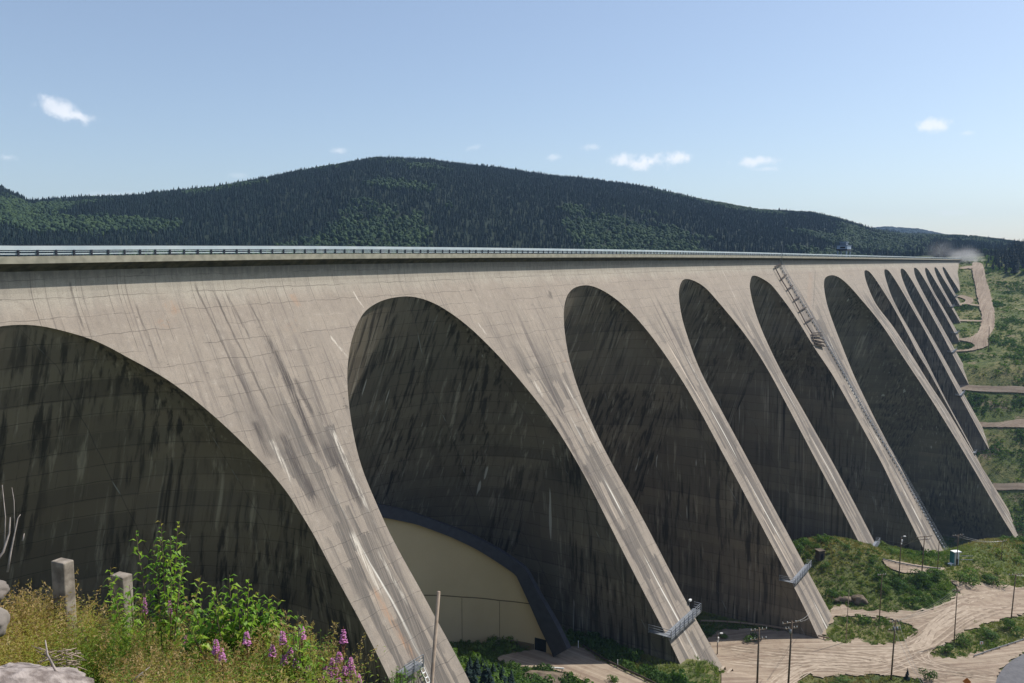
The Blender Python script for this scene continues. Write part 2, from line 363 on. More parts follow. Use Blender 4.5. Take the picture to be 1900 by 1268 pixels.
def mat_inner():
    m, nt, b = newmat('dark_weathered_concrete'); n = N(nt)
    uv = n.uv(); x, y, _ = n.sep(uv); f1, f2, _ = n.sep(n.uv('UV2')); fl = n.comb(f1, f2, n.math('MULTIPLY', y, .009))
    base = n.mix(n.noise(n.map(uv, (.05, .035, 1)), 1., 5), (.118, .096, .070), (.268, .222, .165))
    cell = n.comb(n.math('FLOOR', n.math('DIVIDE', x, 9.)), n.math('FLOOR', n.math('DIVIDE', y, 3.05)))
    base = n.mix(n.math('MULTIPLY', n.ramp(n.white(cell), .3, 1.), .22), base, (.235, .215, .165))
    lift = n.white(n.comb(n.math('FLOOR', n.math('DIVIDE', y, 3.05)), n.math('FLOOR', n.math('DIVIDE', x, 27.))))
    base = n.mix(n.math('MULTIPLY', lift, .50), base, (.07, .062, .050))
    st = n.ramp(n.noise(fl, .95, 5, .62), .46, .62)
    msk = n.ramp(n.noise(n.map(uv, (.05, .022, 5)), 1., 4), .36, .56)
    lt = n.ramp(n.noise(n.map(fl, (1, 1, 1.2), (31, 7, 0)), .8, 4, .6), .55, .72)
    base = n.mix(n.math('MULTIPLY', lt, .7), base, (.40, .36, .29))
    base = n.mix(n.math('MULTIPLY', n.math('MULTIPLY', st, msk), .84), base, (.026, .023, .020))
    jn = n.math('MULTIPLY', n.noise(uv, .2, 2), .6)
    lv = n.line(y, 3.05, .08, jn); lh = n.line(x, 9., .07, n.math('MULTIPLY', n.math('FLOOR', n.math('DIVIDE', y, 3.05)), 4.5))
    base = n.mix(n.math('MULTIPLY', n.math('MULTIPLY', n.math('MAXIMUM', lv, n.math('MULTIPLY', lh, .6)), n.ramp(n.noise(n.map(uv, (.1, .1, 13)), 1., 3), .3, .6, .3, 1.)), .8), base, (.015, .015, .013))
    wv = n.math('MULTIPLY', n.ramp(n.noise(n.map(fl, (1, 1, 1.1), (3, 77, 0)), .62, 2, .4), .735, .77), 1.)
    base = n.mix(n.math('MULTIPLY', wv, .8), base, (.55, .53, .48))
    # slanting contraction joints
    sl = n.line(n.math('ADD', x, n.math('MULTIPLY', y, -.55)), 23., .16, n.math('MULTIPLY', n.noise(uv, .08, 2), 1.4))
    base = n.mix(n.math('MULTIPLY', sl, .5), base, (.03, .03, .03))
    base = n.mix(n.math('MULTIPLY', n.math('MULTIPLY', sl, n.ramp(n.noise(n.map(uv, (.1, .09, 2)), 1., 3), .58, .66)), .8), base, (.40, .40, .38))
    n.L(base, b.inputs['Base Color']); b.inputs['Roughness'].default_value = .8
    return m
def mat_simple(name, c1, c2, scale=1., rough=.8, metal=0., bump=0.):
    m, nt, b = newmat(name); n = N(nt)
    g = n.n('ShaderNodeNewGeometry'); f = n.noise(g.outputs['Position'], scale, 5)
    n.L(n.mix(n.ramp(f, .3, .7), c1, c2), b.inputs['Base Color'])
    b.inputs['Roughness'].default_value = rough; b.inputs['Metallic'].default_value = metal
    if bump: n.bump(f, .6, bump, b)
    return m
def mat_leaf(name, cols, trans=.3, attr='tint', rough=.6):
    """foliage: colour runs through cols with a per-plant tint and a fine noise; thin leaves let light through"""
    m, nt, b = newmat(name); n = N(nt)
    a = n.n('ShaderNodeAttribute'); a.attribute_name = attr
    r = n.n('ShaderNodeValToRGB'); n.L(a.outputs['Fac'], r.inputs[0])
    el = r.color_ramp.elements
    while len(el) < len(cols): el.new(.5)
    for i, c in enumerate(cols): el[i].position = i / (len(cols) - 1); el[i].color = (*c, 1)
    n.L(r.outputs[0], b.inputs['Base Color']); b.inputs['Roughness'].default_value = rough
    if trans:
        t = n.n('ShaderNodeBsdfTranslucent'); n.L(n.mix(1., r.outputs[0], (1.0, 1.15, .5), 'MULTIPLY'), t.inputs[0])
        mx = n.n('ShaderNodeMixShader'); mx.inputs[0].default_value = trans
        n.L(b.outputs[0], mx.inputs[1]); n.L(t.outputs[0], mx.inputs[2])
        n.L(mx.outputs[0], nt.nodes['Material Output'].inputs['Surface'])
    return m
def mat_ground():
    m, nt, b = newmat('scrub_ground'); n = N(nt)
    P = n.n('ShaderNodeNewGeometry').outputs['Position']
    a = n.mix(n.ramp(n.noise(P, .03, 6), .35, .65), (.105, .135, .036), (.20, .18, .075))
    a = n.mix(n.ramp(n.noise(P, .22, 6, .65), .38, .66), a, (.055, .078, .024))
    a = n.mix(n.ramp(n.noise(n.map(P, (1, 1, 1), (40, 0, 0)), .05, 5, .7), .56, .70), a, (.24, .185, .12))
    a = n.mix(n.ramp(n.noise(P, 1.5, 4), .5, .75, 0, .45), a, (.13, .12, .05))
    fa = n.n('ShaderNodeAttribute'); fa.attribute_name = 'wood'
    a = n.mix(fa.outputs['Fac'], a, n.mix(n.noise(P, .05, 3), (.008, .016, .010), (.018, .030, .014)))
    n.L(a, b.inputs['Base Color']); b.inputs['Roughness'].default_value = 1.
    n.bump(n.noise(P, .8, 6, .7), 1., .8, b)
    return m
def mat_dirt(name='sandy_dirt', c1=(.26, .205, .152), c2=(.36, .292, .22)):
    m, nt, b = newmat(name); n = N(nt)
    P = n.n('ShaderNodeNewGeometry').outputs['Position']; uv = n.uv()
    a = n.mix(n.noise(P, .05, 5, .6), c1, c2)
    # wheel tracks follow the road's own length
    wp = n.n('ShaderNodeVectorMath', operation='ADD'); n.L(uv, wp.inputs[0]); n.L(n.comb(n.math('MULTIPLY', n.noise(P, .012, 2), 22.), 0.), wp.inputs[1]); uv = wp.outputs[0]
    tr = n.noise(n.map(uv, (.8, .022, 1)), 1., 4, .6, .5)
    a = n.mix(n.ramp(n.noise(P, .35, 6, .75), .42, .68, 0, .55), a, (.185, .128, .092))
    a = n.mix(n.ramp(tr, .50, .60, 0, .55), a, (.16, .11, .08))
    t3 = n.noise(n.map(uv, (1.9, .03, 9), (3, 0, 0), (0, 0, .5)), 1., 4, .65, .3)
    a = n.mix(n.ramp(t3, .53, .62, 0, .45), a, (.19, .135, .10))
    tr2 = n.noise(n.map(uv, (.5, .012, 4)), 1., 3, .6, .6)
    a = n.mix(n.ramp(tr2, .54, .64, 0, .6), a, (.40, .325, .25))
    a = n.mix(n.ramp(n.noise(P, 1.2, 5, .7), .5, .8, 0, .3), a, (.13, .095, .07))
    n.L(a, b.inputs['Base Color']); b.inputs['Roughness'].default_value = 1.
    n.bump(tr, .4, .15, b)
    return m
M = {}
M['face'] = mat_face(); M['inner'] = mat_inner()
M['ground'] = mat_ground(); M['dirt'] = mat_dirt()
M['fascia'] = mat_simple('crest_fascia_concrete', (.27, .255, .20), (.40, .37, .29), .8, .9)
M['soffit'] = mat_simple('shade_darkened_soffit_concrete', (.03, .03, .02), (.08, .075, .05), .7, .9)  # cove colour darkened to deepen the shade below the crest
M['track_dark'] = mat_simple('wheel_rut_dark', (.19, .145, .105), (.27, .21, .158), .6, 1.)
M['track_light'] = mat_simple('wheel_rut_pale', (.31, .25, .19), (.41, .335, .26), .6, 1.)
M['asphalt'] = mat_simple('grey_asphalt', (.10, .098, .105), (.13, .128, .135), .8, .85)
M['rail_band'] = mat_simple('galvanised_rail', (.50, .58, .62), (.62, .68, .70), .3, .45, .1)
M['rail_post'] = mat_simple('dark_painted_steel', (.020, .024, .035), (.035, .04, .055), 2., .5)
M['steel'] = mat_simple('galvanised_steel', (.17, .18, .20), (.27, .29, .31), 3., .45, .3)
M['darksteel'] = mat_simple('rusty_dark_steel', (.05, .04, .04), (.10, .075, .06), 3., .7)
M['wood'] = mat_simple('weathered_pole_wood', (.11, .075, .05), (.19, .14, .10), 3., .85)
M['greywood'] = mat_simple('grey_dry_wood', (.24, .18, .135), (.34, .27, .21), 3., .85)
M['cable'] = mat_simple('bare_cable', (.25, .25, .24), (.30, .30, .29), 3., .5, .3)
M['cream'] = mat_simple('cream_cladding', (.50, .395, .25), (.54, .43, .275), .15, .75)
M['navy'] = mat_simple('navy_steel_trim', (.030, .030, .038), (.042, .042, .052), .8, .6)
M['cream_low'] = mat_simple('brown_plinth', (.13, .10, .06), (.17, .13, .08), .5, .85)
M['black'] = mat_simple('dark_opening', (.006, .006, .006), (.01, .01, .01), 1., .8)
M['rock'] = mat_simple('granite_rock', (.13, .11, .10), (.26, .23, .20), 2.2, .95, 0, .05)
M['whiterock'] = mat_simple('pale_granite', (.13, .105, .095), (.34, .295, .27), 14., .98, 0, .05)
M['brownrock'] = mat_simple('brown_rock', (.07, .055, .042), (.18, .14, .10), .6, .95, 0, .3)
M['post'] = mat_simple('old_concrete_post', (.15, .125, .10), (.33, .285, .235), 7., .95, 0, .01)
M['white'] = mat_simple('white_paint', (.70, .70, .68), (.78, .78, .76), 2., .5)
M['teal'] = mat_simple('teal_paint', (.03, .16, .19), (.05, .20, .22), 2., .5)
M['bluepaint'] = mat_simple('blue_grey_cladding', (.12, .15, .20), (.16, .20, .25), .3, .6)
M['bluelight'] = mat_simple('pale_blue_cladding', (.26, .33, .44), (.32, .40, .50), .3, .6)
M['orange'] = mat_simple('orange_sign_face', (.62, .16, .02), (.66, .19, .03), 2., .5)
M['glass'] = mat_simple('dark_glass', (.012, .014, .018), (.02, .022, .026), 1., .1)
def mat_forest():
    m = mat_leaf('forest_foliage', [(.005, .014, .016), (.007, .019, .017), (.010, .027, .019), (.024, .048, .020), (.042, .072, .024)], 0., rough=.9)
    return m
M['forest'] = mat_forest()
M['scrub'] = mat_leaf('scrub_foliage', [(.05, .10, .024), (.09, .155, .03), (.15, .205, .042), (.23, .215, .06)], .38, rough=.8)
M['leaf'] = mat_leaf('bush_leaf', [(.07, .16, .015), (.13, .26, .02), (.24, .38, .035), (.38, .38, .06), (.30, .12, .04)], .45, rough=.45)
M['weed'] = mat_leaf('weed_leaf', [(.08, .16, .025), (.15, .26, .035), (.26, .32, .05), (.38, .33, .08), (.46, .31, .10)], .5)
M['straw'] = mat_leaf('dry_grass', [(.27, .17, .07), (.38, .26, .11), (.46, .35, .18)], .45)
M['petal'] = mat_leaf('magenta_petal', [(.50, .15, .42), (.66, .27, .58), (.78, .45, .72)], .3)
M['stem'] = mat_simple('reddish_stem', (.14, .05, .03), (.20, .09, .05), 8., .7)
M['bark'] = mat_simple('twig_bark', (.10, .07, .045), (.17, .12, .08), 8., .85)
M['deadtwig'] = mat_simple('bleached_twig', (.22, .19, .17), (.36, .31, .28), 20., .85)
def mat_water():
    m, nt, b = newmat('reservoir_water'); n = N(nt)
    b.inputs['Base Color'].default_value = (.012, .03, .045, 1); b.inputs['Roughness'].default_value = .12
    P = n.n('ShaderNodeNewGeometry').outputs['Position']; n.bump(n.noise(P, .3, 4), .3, .3, b)
    return m
M['water'] = mat_water()
# ---------------------------------------------------------------- the dam
# outlines of the openings in the battered face (left side, right side), from the crown down
TR = {
0: (None, [(22, 603.5), (51, 604.7), (119, 615), (176, 632), (237, 664), (305, 701), (339, 725), (390, 766), (441, 813), (488, 860), (533, 913), (584, 995), (608, 1042), (640, 1101), (672.6, 1160), (698.7, 1212), (708.5, 1232)]),
1: ([(749, 550.4), (712, 557), (678, 577), (661, 606), (649, 647), (644, 694), (646, 738), (652.6, 789), (663, 840), (675, 880), (702, 943), (723, 990.5), (751, 1042.7), (777, 1088), (809.7, 1150), (835.8, 1196), (873, 1268)],
    [(749, 550.4), (776, 552.8), (803.5, 562), (837.5, 582), (871, 607.7), (905, 640), (939, 675.6), (973, 716), (1007, 758), (1041, 808), (1072, 860), (1096.8, 905.7), (1129.4, 971), (1162, 1036), (1194.6, 1100), (1240.5, 1186), (1279, 1268)]),
2: ([(1085, 529.7), (1064.7, 534.8), (1051, 551.8), (1046, 579), (1047, 609), (1054.5, 660), (1068, 707.8), (1085, 755), (1108.8, 809.6), (1139, 868), (1175, 930), (1207.7, 990.5), (1238, 1050), (1273.7, 1118), (1310.5, 1184), (1358, 1268)],
    [(1085, 529.7), (1108.8, 534.8), (1142.7, 555), (1176.7, 585.7), (1210.6, 626), (1240, 667), (1270, 713), (1300, 765), (1351, 860), (1373, 900.5), (1406, 963), (1439.5, 1026), (1469, 1081), (1495, 1132.7), (1515, 1177)]),
3: ([(1272.8, 518), (1262.6, 528), (1259.5, 542.5), (1261.5, 567), (1266.7, 596), (1277, 628.7), (1289, 663.5), (1304.6, 700), (1331, 748), (1391.6, 860), (1421, 915), (1458, 983), (1487, 1038), (1517, 1094), (1547, 1149)],
    [(1272.8, 518), (1287, 521), (1307.7, 533), (1328, 555), (1348.7, 579.5), (1371, 606), (1391.8, 634), (1414, 668), (1432.8, 700), (1517, 860), (1542.7, 908), (1570, 960), (1598, 1014.8), (1620, 1059)]),
4: ([(1398, 511.8), (1392.8, 520), (1391, 530), (1395, 555), (1404, 587.7), (1416.4, 620), (1434.8, 660), (1455, 700), (1546, 860), (1579.5, 922.6), (1616, 992.6), (1642, 1044)],
    [(1398, 511.8), (1412, 516), (1430.7, 528), (1449, 550.7), (1467, 575), (1488, 607), (1506, 638), (1524, 665), (1541.5, 690), (1560, 722), (1636.6, 860), (1668, 926), (1697, 985), (1732, 1055)]),
5: ([(1543.5, 511), (1533, 514), (1529, 522), (1529.6, 538), (1535, 567), (1547.6, 604), (1562, 641), (1585.6, 700), (1605, 740), (1627, 785), (1672.5, 870), (1708.5, 941), (1734, 990), (1762, 1044)],
    [(1543.5, 511), (1560, 517), (1578, 533), (1596, 554), (1614.4, 575), (1632.6, 598), (1650.7, 624), (1663.4, 644), (1687, 680), (1714, 720), (1741.5, 763.4), (1768.7, 807), (1800.6, 860), (1833.7, 917), (1863, 967), (1889, 1007), (1900, 1026)]),
6: ([(1606, 501.7), (1604, 508), (1609, 528), (1616, 546), (1625, 565), (1638, 582), (1654.4, 602), (1669, 624), (1692.5, 660), (1723, 710), (1752, 752.5), (1772, 785), (1800, 832), (1822.7, 868), (1850, 912), (1870.6, 944), (1888, 975), (1897, 1000)],
    [(1606, 501.7), (1612.6, 504), (1623.5, 517), (1638, 539), (1654, 564), (1672.5, 597), (1690.7, 631.5), (1705, 660), (1720, 683), (1741.5, 722), (1760, 756), (1776, 785)]),
7: ([(1642.6, 500), (1641, 506), (1645, 522.6), (1654, 550), (1669, 580.6), (1687, 611), (1703, 640), (1716, 663.6), (1734, 700), (1754, 740), (1771, 772), (1785, 797)],
    [(1642.6, 500), (1649, 502.6), (1661.6, 520.7), (1676, 544), (1694, 575), (1714, 609.7), (1731.5, 642), (1750.6, 678), (1768.7, 712), (1785, 742), (1796, 762), (1807, 782.5)]),
8: ([(1673.4, 498.6), (1671, 502.6), (1674, 517), (1683.4, 540.7), (1694, 562.5), (1714, 598.8), (1731, 629), (1748.7, 660), (1770, 699), (1787, 729)],
    [(1673.4, 498.6), (1679.8, 502.6), (1694, 524), (1710.6, 553.4), (1728.8, 586), (1747, 618.7), (1768.7, 660), (1777, 676)]),
9: ([(1697.6, 497), (1695.8, 501), (1699.7, 517), (1712.5, 542.5), (1732.4, 578.8), (1752.4, 615), (1774, 653)],
    [(1697.6, 497), (1705, 502.6), (1719.7, 526), (1734, 551.6), (1748.7, 577), (1763, 603), (1774, 623)]),
10: ([(1718, 497), (1716.4, 501), (1721.5, 519), (1734, 544), (1752.4, 575), (1767, 600)],
     [(1718, 497), (1723, 501.7), (1736, 522.6), (1750.6, 547), (1763, 568), (1774, 586)]),
11: ([(1735, 496), (1733.9, 500), (1739.7, 517), (1750.6, 538), (1763, 560)],
     [(1735, 496), (1739.7, 500), (1750.6, 518), (1763, 538), (1778, 562)]),
12: ([(1750, 495.7), (1749, 499), (1756, 516), (1768.7, 539)],
     [(1750, 495.7), (1754, 499), (1763, 513.5), (1777, 535)])}
class Edge:
    """one side of an opening as t over h below its crown"""
    def __init__(s, pts, tc, hc, sgn):
        P = [p for p in pts if p[1] > hc + .15]
        hs = [hc] + [p[1] for p in P]; ts = [tc] + [p[0] for p in P]
        k = [0]
        for i in range(1, len(hs)):
            if hs[i] > hs[k[-1]] + .3: k.append(i)
        s.h = np.array([hs[i] for i in k]); s.t = np.array([ts[i] for i in k])
        s.tc, s.hc = tc, hc
        # fine resampling: square-root spaced, then smoothed
        u = np.linspace(0, 1, 160); H = hc + (s.h[-1] - hc) * u * u
        x = np.sqrt((s.h - hc) / (s.h[-1] - hc)); T = np.interp(u, x, s.t)
        for _ in range(14):
            T[1:-1] = T[1:-1] * .5 + (T[:-2] + T[2:]) * .25
        s.H, s.T = H, T
        i = int(len(u) * .86); s.m = (T[-1] - T[i]) / (H[-1] - H[i]); s.m = float(np.clip(s.m, -.12, .12))
    def __call__(s, h):
        h = np.asarray(h, float)
        return np.where(h <= s.hc, s.tc, np.where(h > s.H[-1], s.T[-1] + (h - s.H[-1]) * s.m, np.interp(h, s.H, s.T)))
ARCH = []
for k in range(13):
    l, r = TR[k]
    r = [on_face(*p) for p in r]; tc, hc = r[0]
    er = Edge(r, tc, hc, 1)
    el = Edge([(2 * tc - t, h) for t, h in r] if l is None else [on_face(*p) for p in l], tc, hc, -1)
    ARCH.append(dict(tc=tc, hc=hc, L=el, R=er))
class Shift:
    def __init__(s, e, d): s.e, s.d = e, d
    def __call__(s, h): return s.e(h) + s.d
A0 = ARCH[0]
ARCH.insert(0, dict(tc=A0['tc'] - 77, hc=A0['hc'], L=Shift(A0['L'], -77), R=Shift(A0['R'], -77)))
NA = len(ARCH)
TEND = 1165.
def depth(h, a):                              # how far the crown of the vault lies behind the face
    return np.clip(h - a['hc'], 0, None) * (KF + KU)
dam = empty('arch_dam', W(500, 0, 0)); tag(dam, 'long grey concrete dam of many arches between slanting buttresses, across the whole valley', 'dam', kind='thing')
DI = Matrix.Translation(-Vector(dam.location))
def dpart(o): o.parent = dam; o.matrix_parent_inverse = DI; return o
def foot_h(t):
    h = np.linspace(5, 230, 226); q = qface(h); n = D0 - q
    x = t * ST - n * CT; y = t * CT + n * ST
    g = ground(x, y) > lipz(t) - h
    return float(h[int(np.argmax(g))]) if g.any() else 200.
FEET = []
KS = math.sqrt(1 + KF * KF)
def Wn(t, q, z):
    n = D0 - q
    return np.stack(np.broadcast_arrays(t * ST - n * CT, t * CT + n * ST, z), -1)
for i in range(NA + 1):
    left = ARCH[i - 1] if i > 0 else None; right = ARCH[i] if i < NA else None
    if i == NA: tm = 1003.
    else:
        tm0 = (left['tc'] + right['tc']) / 2 if left else right['tc'] - 40
        tm = tm0 if not left else float(left['R'](90) + right['L'](90)) / 2
    fh = foot_h(tm) ; FEET.append((tm, fh)); hb = min(fh + 14, 205)
    hs = set(np.linspace(0, 8, 9)) | set(8 + (hb - 8) * np.linspace(0, 1, 60) ** 1.25)
    for a in (left, right):
        if a: hs |= {a['hc']} | set(a['hc'] + np.array([.03, .12, .3, .6, 1, 1.5, 2.2, 3, 4, 5.2]))
    hs = np.array(sorted(h for h in hs if h <= hb))
    A = left['R'](hs) if left else np.full(len(hs), -150.)
    B = right['L'](hs) if right else np.full(len(hs), TEND)
    NC = 15; f = np.linspace(0, 1, NC)
    t = A[:, None] + (B - A)[:, None] * f[None]
    q = np.broadcast_to(qface(hs)[:, None], t.shape); z = lipz(t) - hs[:, None]
    V = Wn(t, q, z).reshape(-1, 3)
    uv = np.stack([t, np.broadcast_to(hs[:, None] * KS, t.shape)], -1).reshape(-1, 2)
    hw = np.clip((B - A) / 2, 1, None); mid = (A + B) / 2
    uv2 = np.stack([(t - mid[:, None]) / hw[:, None], np.broadcast_to(hs[:, None], t.shape)], -1).reshape(-1, 2)
    Vs, Fs, U, U2, MI = [V], [grid_faces(len(hs), NC)], [uv], [uv2], [np.zeros((len(hs) - 1) * (NC - 1), np.int32)]
    base = len(V)
    for a, e, sg in ((left, A, 1), (right, B, -1)):          # the flanks of the buttress
        if not a: continue
        hh = hs[hs >= a['hc']]; ee = e[hs >= a['hc']]
        w = a['R'](hh) - a['L'](hh); d = depth(hh, a); r = np.minimum(d, w * .5); wall = d - r
        g = np.linspace(0, 1, 4)
        qq = qface(hh)[:, None] - wall[:, None] * g[None]; tt = np.broadcast_to(ee[:, None], qq.shape)
        zz = lipz(tt) - hh[:, None]
        Vs.append(Wn(tt, qq, zz).reshape(-1, 3)); Fs.append(grid_faces(len(hh), 4) + base)
        U.append(np.stack([qq + a['tc'] * 3.3, -zz], -1).reshape(-1, 2)); U2.append(np.stack([tt, qq], -1).reshape(-1, 2))
        MI.append(np.ones((len(hh) - 1) * 3, np.int32)); base += qq.size
    me = mesh_np('buttress', np.concatenate(Vs), np.concatenate(Fs), False, np.concatenate(U), np.concatenate(U2))
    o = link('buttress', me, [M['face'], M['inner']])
    mi = np.concatenate(MI)
    if len(me.polygons) == len(mi): me.polygons.foreach_set('material_index', mi)
    dpart(o)
for i, a in enumerate(ARCH):                                  # the barrel of each arch
    hb = min(foot_h(a['tc']) + 30, 225)
    hs = np.concatenate([[a['hc']], a['hc'] + (hb - a['hc']) * np.linspace(0.02, 1, 70) ** 1.6])
    l = a['L'](hs); r_ = a['R'](hs); w = r_ - l; c = (l + r_) / 2; d = depth(hs, a); r = np.minimum(d, w * .5); wall = d - r
    ph = np.linspace(0, np.pi, 33)
    t = c[:, None] - w[:, None] / 2 * np.cos(ph)[None]; q = qface(hs)[:, None] - wall[:, None] - r[:, None] * np.sin(ph)[None]
    z = lipz(t) - hs[:, None]
    uv = np.stack([(ph - np.pi / 2)[None] * np.maximum(w, 30)[:, None] / 2 * 1.1 + a['tc'] * 2.7, np.broadcast_to(hs[:, None] * 1.08, t.shape)], -1).reshape(-1, 2)
    uv2 = np.stack([t, q + .30 * np.broadcast_to(hs[:, None], t.shape)], -1).reshape(-1, 2)
    me = mesh_np('arch_vault', Wn(t, q, z).reshape(-1, 3), grid_faces(len(hs), 33), True, uv, uv2)
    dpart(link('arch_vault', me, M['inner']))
# upstream side: one leaning wall
hs = np.linspace(-.2, 150, 8); ts = np.linspace(-150, TEND, 60)
t, h = np.meshgrid(ts, hs); V = Wn(t, -11 - KU * h, lipz(t) - h).reshape(-1, 3)
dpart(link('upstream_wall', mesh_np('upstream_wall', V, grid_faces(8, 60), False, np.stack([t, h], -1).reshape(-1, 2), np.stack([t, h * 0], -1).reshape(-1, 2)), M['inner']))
# crest: fascia, cove, roadway
ts = np.concatenate([np.arange(-150, 400, 7.0), np.arange(400, TEND + 1, 20.)]); ts[-1] = TEND
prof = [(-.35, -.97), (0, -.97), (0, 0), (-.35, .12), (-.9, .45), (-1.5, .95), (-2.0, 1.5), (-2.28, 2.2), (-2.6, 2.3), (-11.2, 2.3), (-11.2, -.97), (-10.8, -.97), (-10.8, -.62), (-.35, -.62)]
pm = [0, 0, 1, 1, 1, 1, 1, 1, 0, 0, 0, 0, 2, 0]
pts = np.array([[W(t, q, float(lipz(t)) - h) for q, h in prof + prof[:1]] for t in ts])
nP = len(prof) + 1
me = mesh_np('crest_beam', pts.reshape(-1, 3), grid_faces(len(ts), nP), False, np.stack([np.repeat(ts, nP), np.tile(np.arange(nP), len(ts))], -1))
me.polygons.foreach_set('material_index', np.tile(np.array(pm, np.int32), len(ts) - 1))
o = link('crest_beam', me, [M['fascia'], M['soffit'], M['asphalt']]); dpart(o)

# guard rail along the crest: broad band, two thin rails, posts
rail = empty('crest_guard_rail', W(300, -.15, 1)); tag(rail, 'pale guard rail with a broad band and dark posts along the dam crest', 'guard rail')
RI = Matrix.Translation(-Vector(rail.location))
def rpart(o, p=None): o.parent = p or rail; o.matrix_parent_inverse = RI; return o
def strip(name, mat, q, d, h0, h1, parent=rpart, t0=-150, t1=TEND - 3):
    tt = ts[(ts >= t0) & (ts <= t1)]
    pr = [(q, h0), (q + d, h0), (q + d, h1), (q, h1), (q, h0)]
    P = np.array([[W(t, a, float(lipz(t)) - b) for a, b in pr] for t in tt])
    return parent(link(name, mesh_np(name, P.reshape(-1, 3), grid_faces(len(tt), 5)), mat))
strip('top_band', M['rail_band'], -.22, .12, -2.37, -1.80)
strip('lower_rail', M['rail_band'], -.20, .07, -1.66, -1.58)
strip('lower_rail', M['rail_band'], -.20, .08, -1.36, -1.21)
pts_t = np.arange(-148, TEND - 3, 2.45)
near = sorted(pts_t, key=lambda t: abs(t - 150))[:100]
ns = set(near)
pm_ = MB().box((0, 0, .44), (.24, .16, .84)); proto = None
for t in near:
    x, y, z = W(t, -.06, float(lipz(t)) + .97)
    if proto is None: o = proto = pm_.build('post', M['rail_post'])
    else: o = proto.copy(); COL.objects.link(o)
    o.parent = rail; o.location = Vector((x, y, z)) - Vector(rail.location); o.rotation_euler = (0, 0, math.pi / 2 - TH)
mb = MB()
for t in pts_t:
    if t in ns: continue
    x, y, z = W(t, -.06, float(lipz(t)) + .97 + .44); mb.box((x, y, z), (.26, .14, .90), math.pi / 2 - TH)
o = mb.build('post', M['rail_post']); o['kind'] = 'stuff'; rpart(o)
# the upstream rail, seen as a dark line over the near one
up = empty('upstream_guard_rail', W(300, -11, 1)); tag(up, 'thin dark guard rail on the far reservoir side of the dam crest', 'guard rail')
UI = Matrix.Translation(-Vector(up.location))
def upart(o): o.parent = up; o.matrix_parent_inverse = UI; return o
strip('top_band', M['rail_post'], -11.05, .10, -2.62, -2.40, upart)
mb = MB()
for t in np.arange(-148, TEND - 3, 4.9):
    x, y, z = W(t, -11.0, float(lipz(t)) + 1.75); mb.box((x, y, z), (.16, .14, 1.6), math.pi / 2 - TH)
o = mb.build('post', M['rail_post']); o['kind'] = 'stuff'; upart(o)
# ---------------------------------------------------------------- ground, roads, water
naz = 460; az = np.concatenate([np.linspace(-math.pi, -.62, 60, endpoint=False), np.linspace(-.62, .64, 330), np.linspace(.64, math.pi, 61)[1:]])
rr = np.concatenate([np.linspace(.4, 16, 50), 16 * (600 / 16) ** (np.arange(1, 181) / 180), 600 * (6600 / 600) ** (np.arange(1, 151) / 150)])
AZ, RR = np.meshgrid(az, rr); X = RR * np.sin(AZ); Y = RR * np.cos(AZ); Z = ground(X, Y)
V = np.stack([X, Y, Z], -1).reshape(-1, 3)
V = np.concatenate([V, [[0, 0, float(ground(0, 0))]]])
Fq = grid_faces(len(rr), len(az)); nc = len(az)
tri = np.array([[len(V) - 1, j + 1, j, j] for j in range(nc - 1)])
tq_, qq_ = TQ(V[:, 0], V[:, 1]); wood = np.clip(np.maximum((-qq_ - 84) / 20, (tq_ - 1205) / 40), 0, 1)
gm = mesh_np('ground', V, Fq, True, attr={'wood': wood})
g = link('ground', gm, M['ground']); tag(g, kind='structure')
def pip(px, py, poly):
    px = np.asarray(px); py = np.asarray(py); r = np.zeros(px.shape, bool); n = len(poly)
    for i in range(n):
        x1, y1 = poly[i][:2]; x2, y2 = poly[(i + 1) % n][:2]
        c = ((y1 > py) != (y2 > py)) & (px < (x2 - x1) * (py - y1) / (y2 - y1 + 1e-12) + x1)
        r ^= c
    return r
ROADS = []
def smooth_poly(P, closed=True, n=6, jit=0.):
    out = []; m = len(P)
    for i in range(m if closed else m - 1):
        p0, p1, p2, p3 = [np.array(P[j % m][:2]) if closed else np.array(P[min(max(j, 0), m - 1)][:2]) for j in (i - 1, i, i + 1, i + 2)]
        for k in range(n):
            t = k / n
            q = .5 * (2 * p1 + (p2 - p0) * t + (2 * p0 - 5 * p1 + 4 * p2 - p3) * t * t + (3 * p1 - p0 - 3 * p2 + p3) * t ** 3)
            q = q + (np.array([random.uniform(-jit, jit), random.uniform(-jit, jit)]) if k else 0)
            out.append(q)
    if not closed: out.append(np.array(P[-1][:2]))
    return out
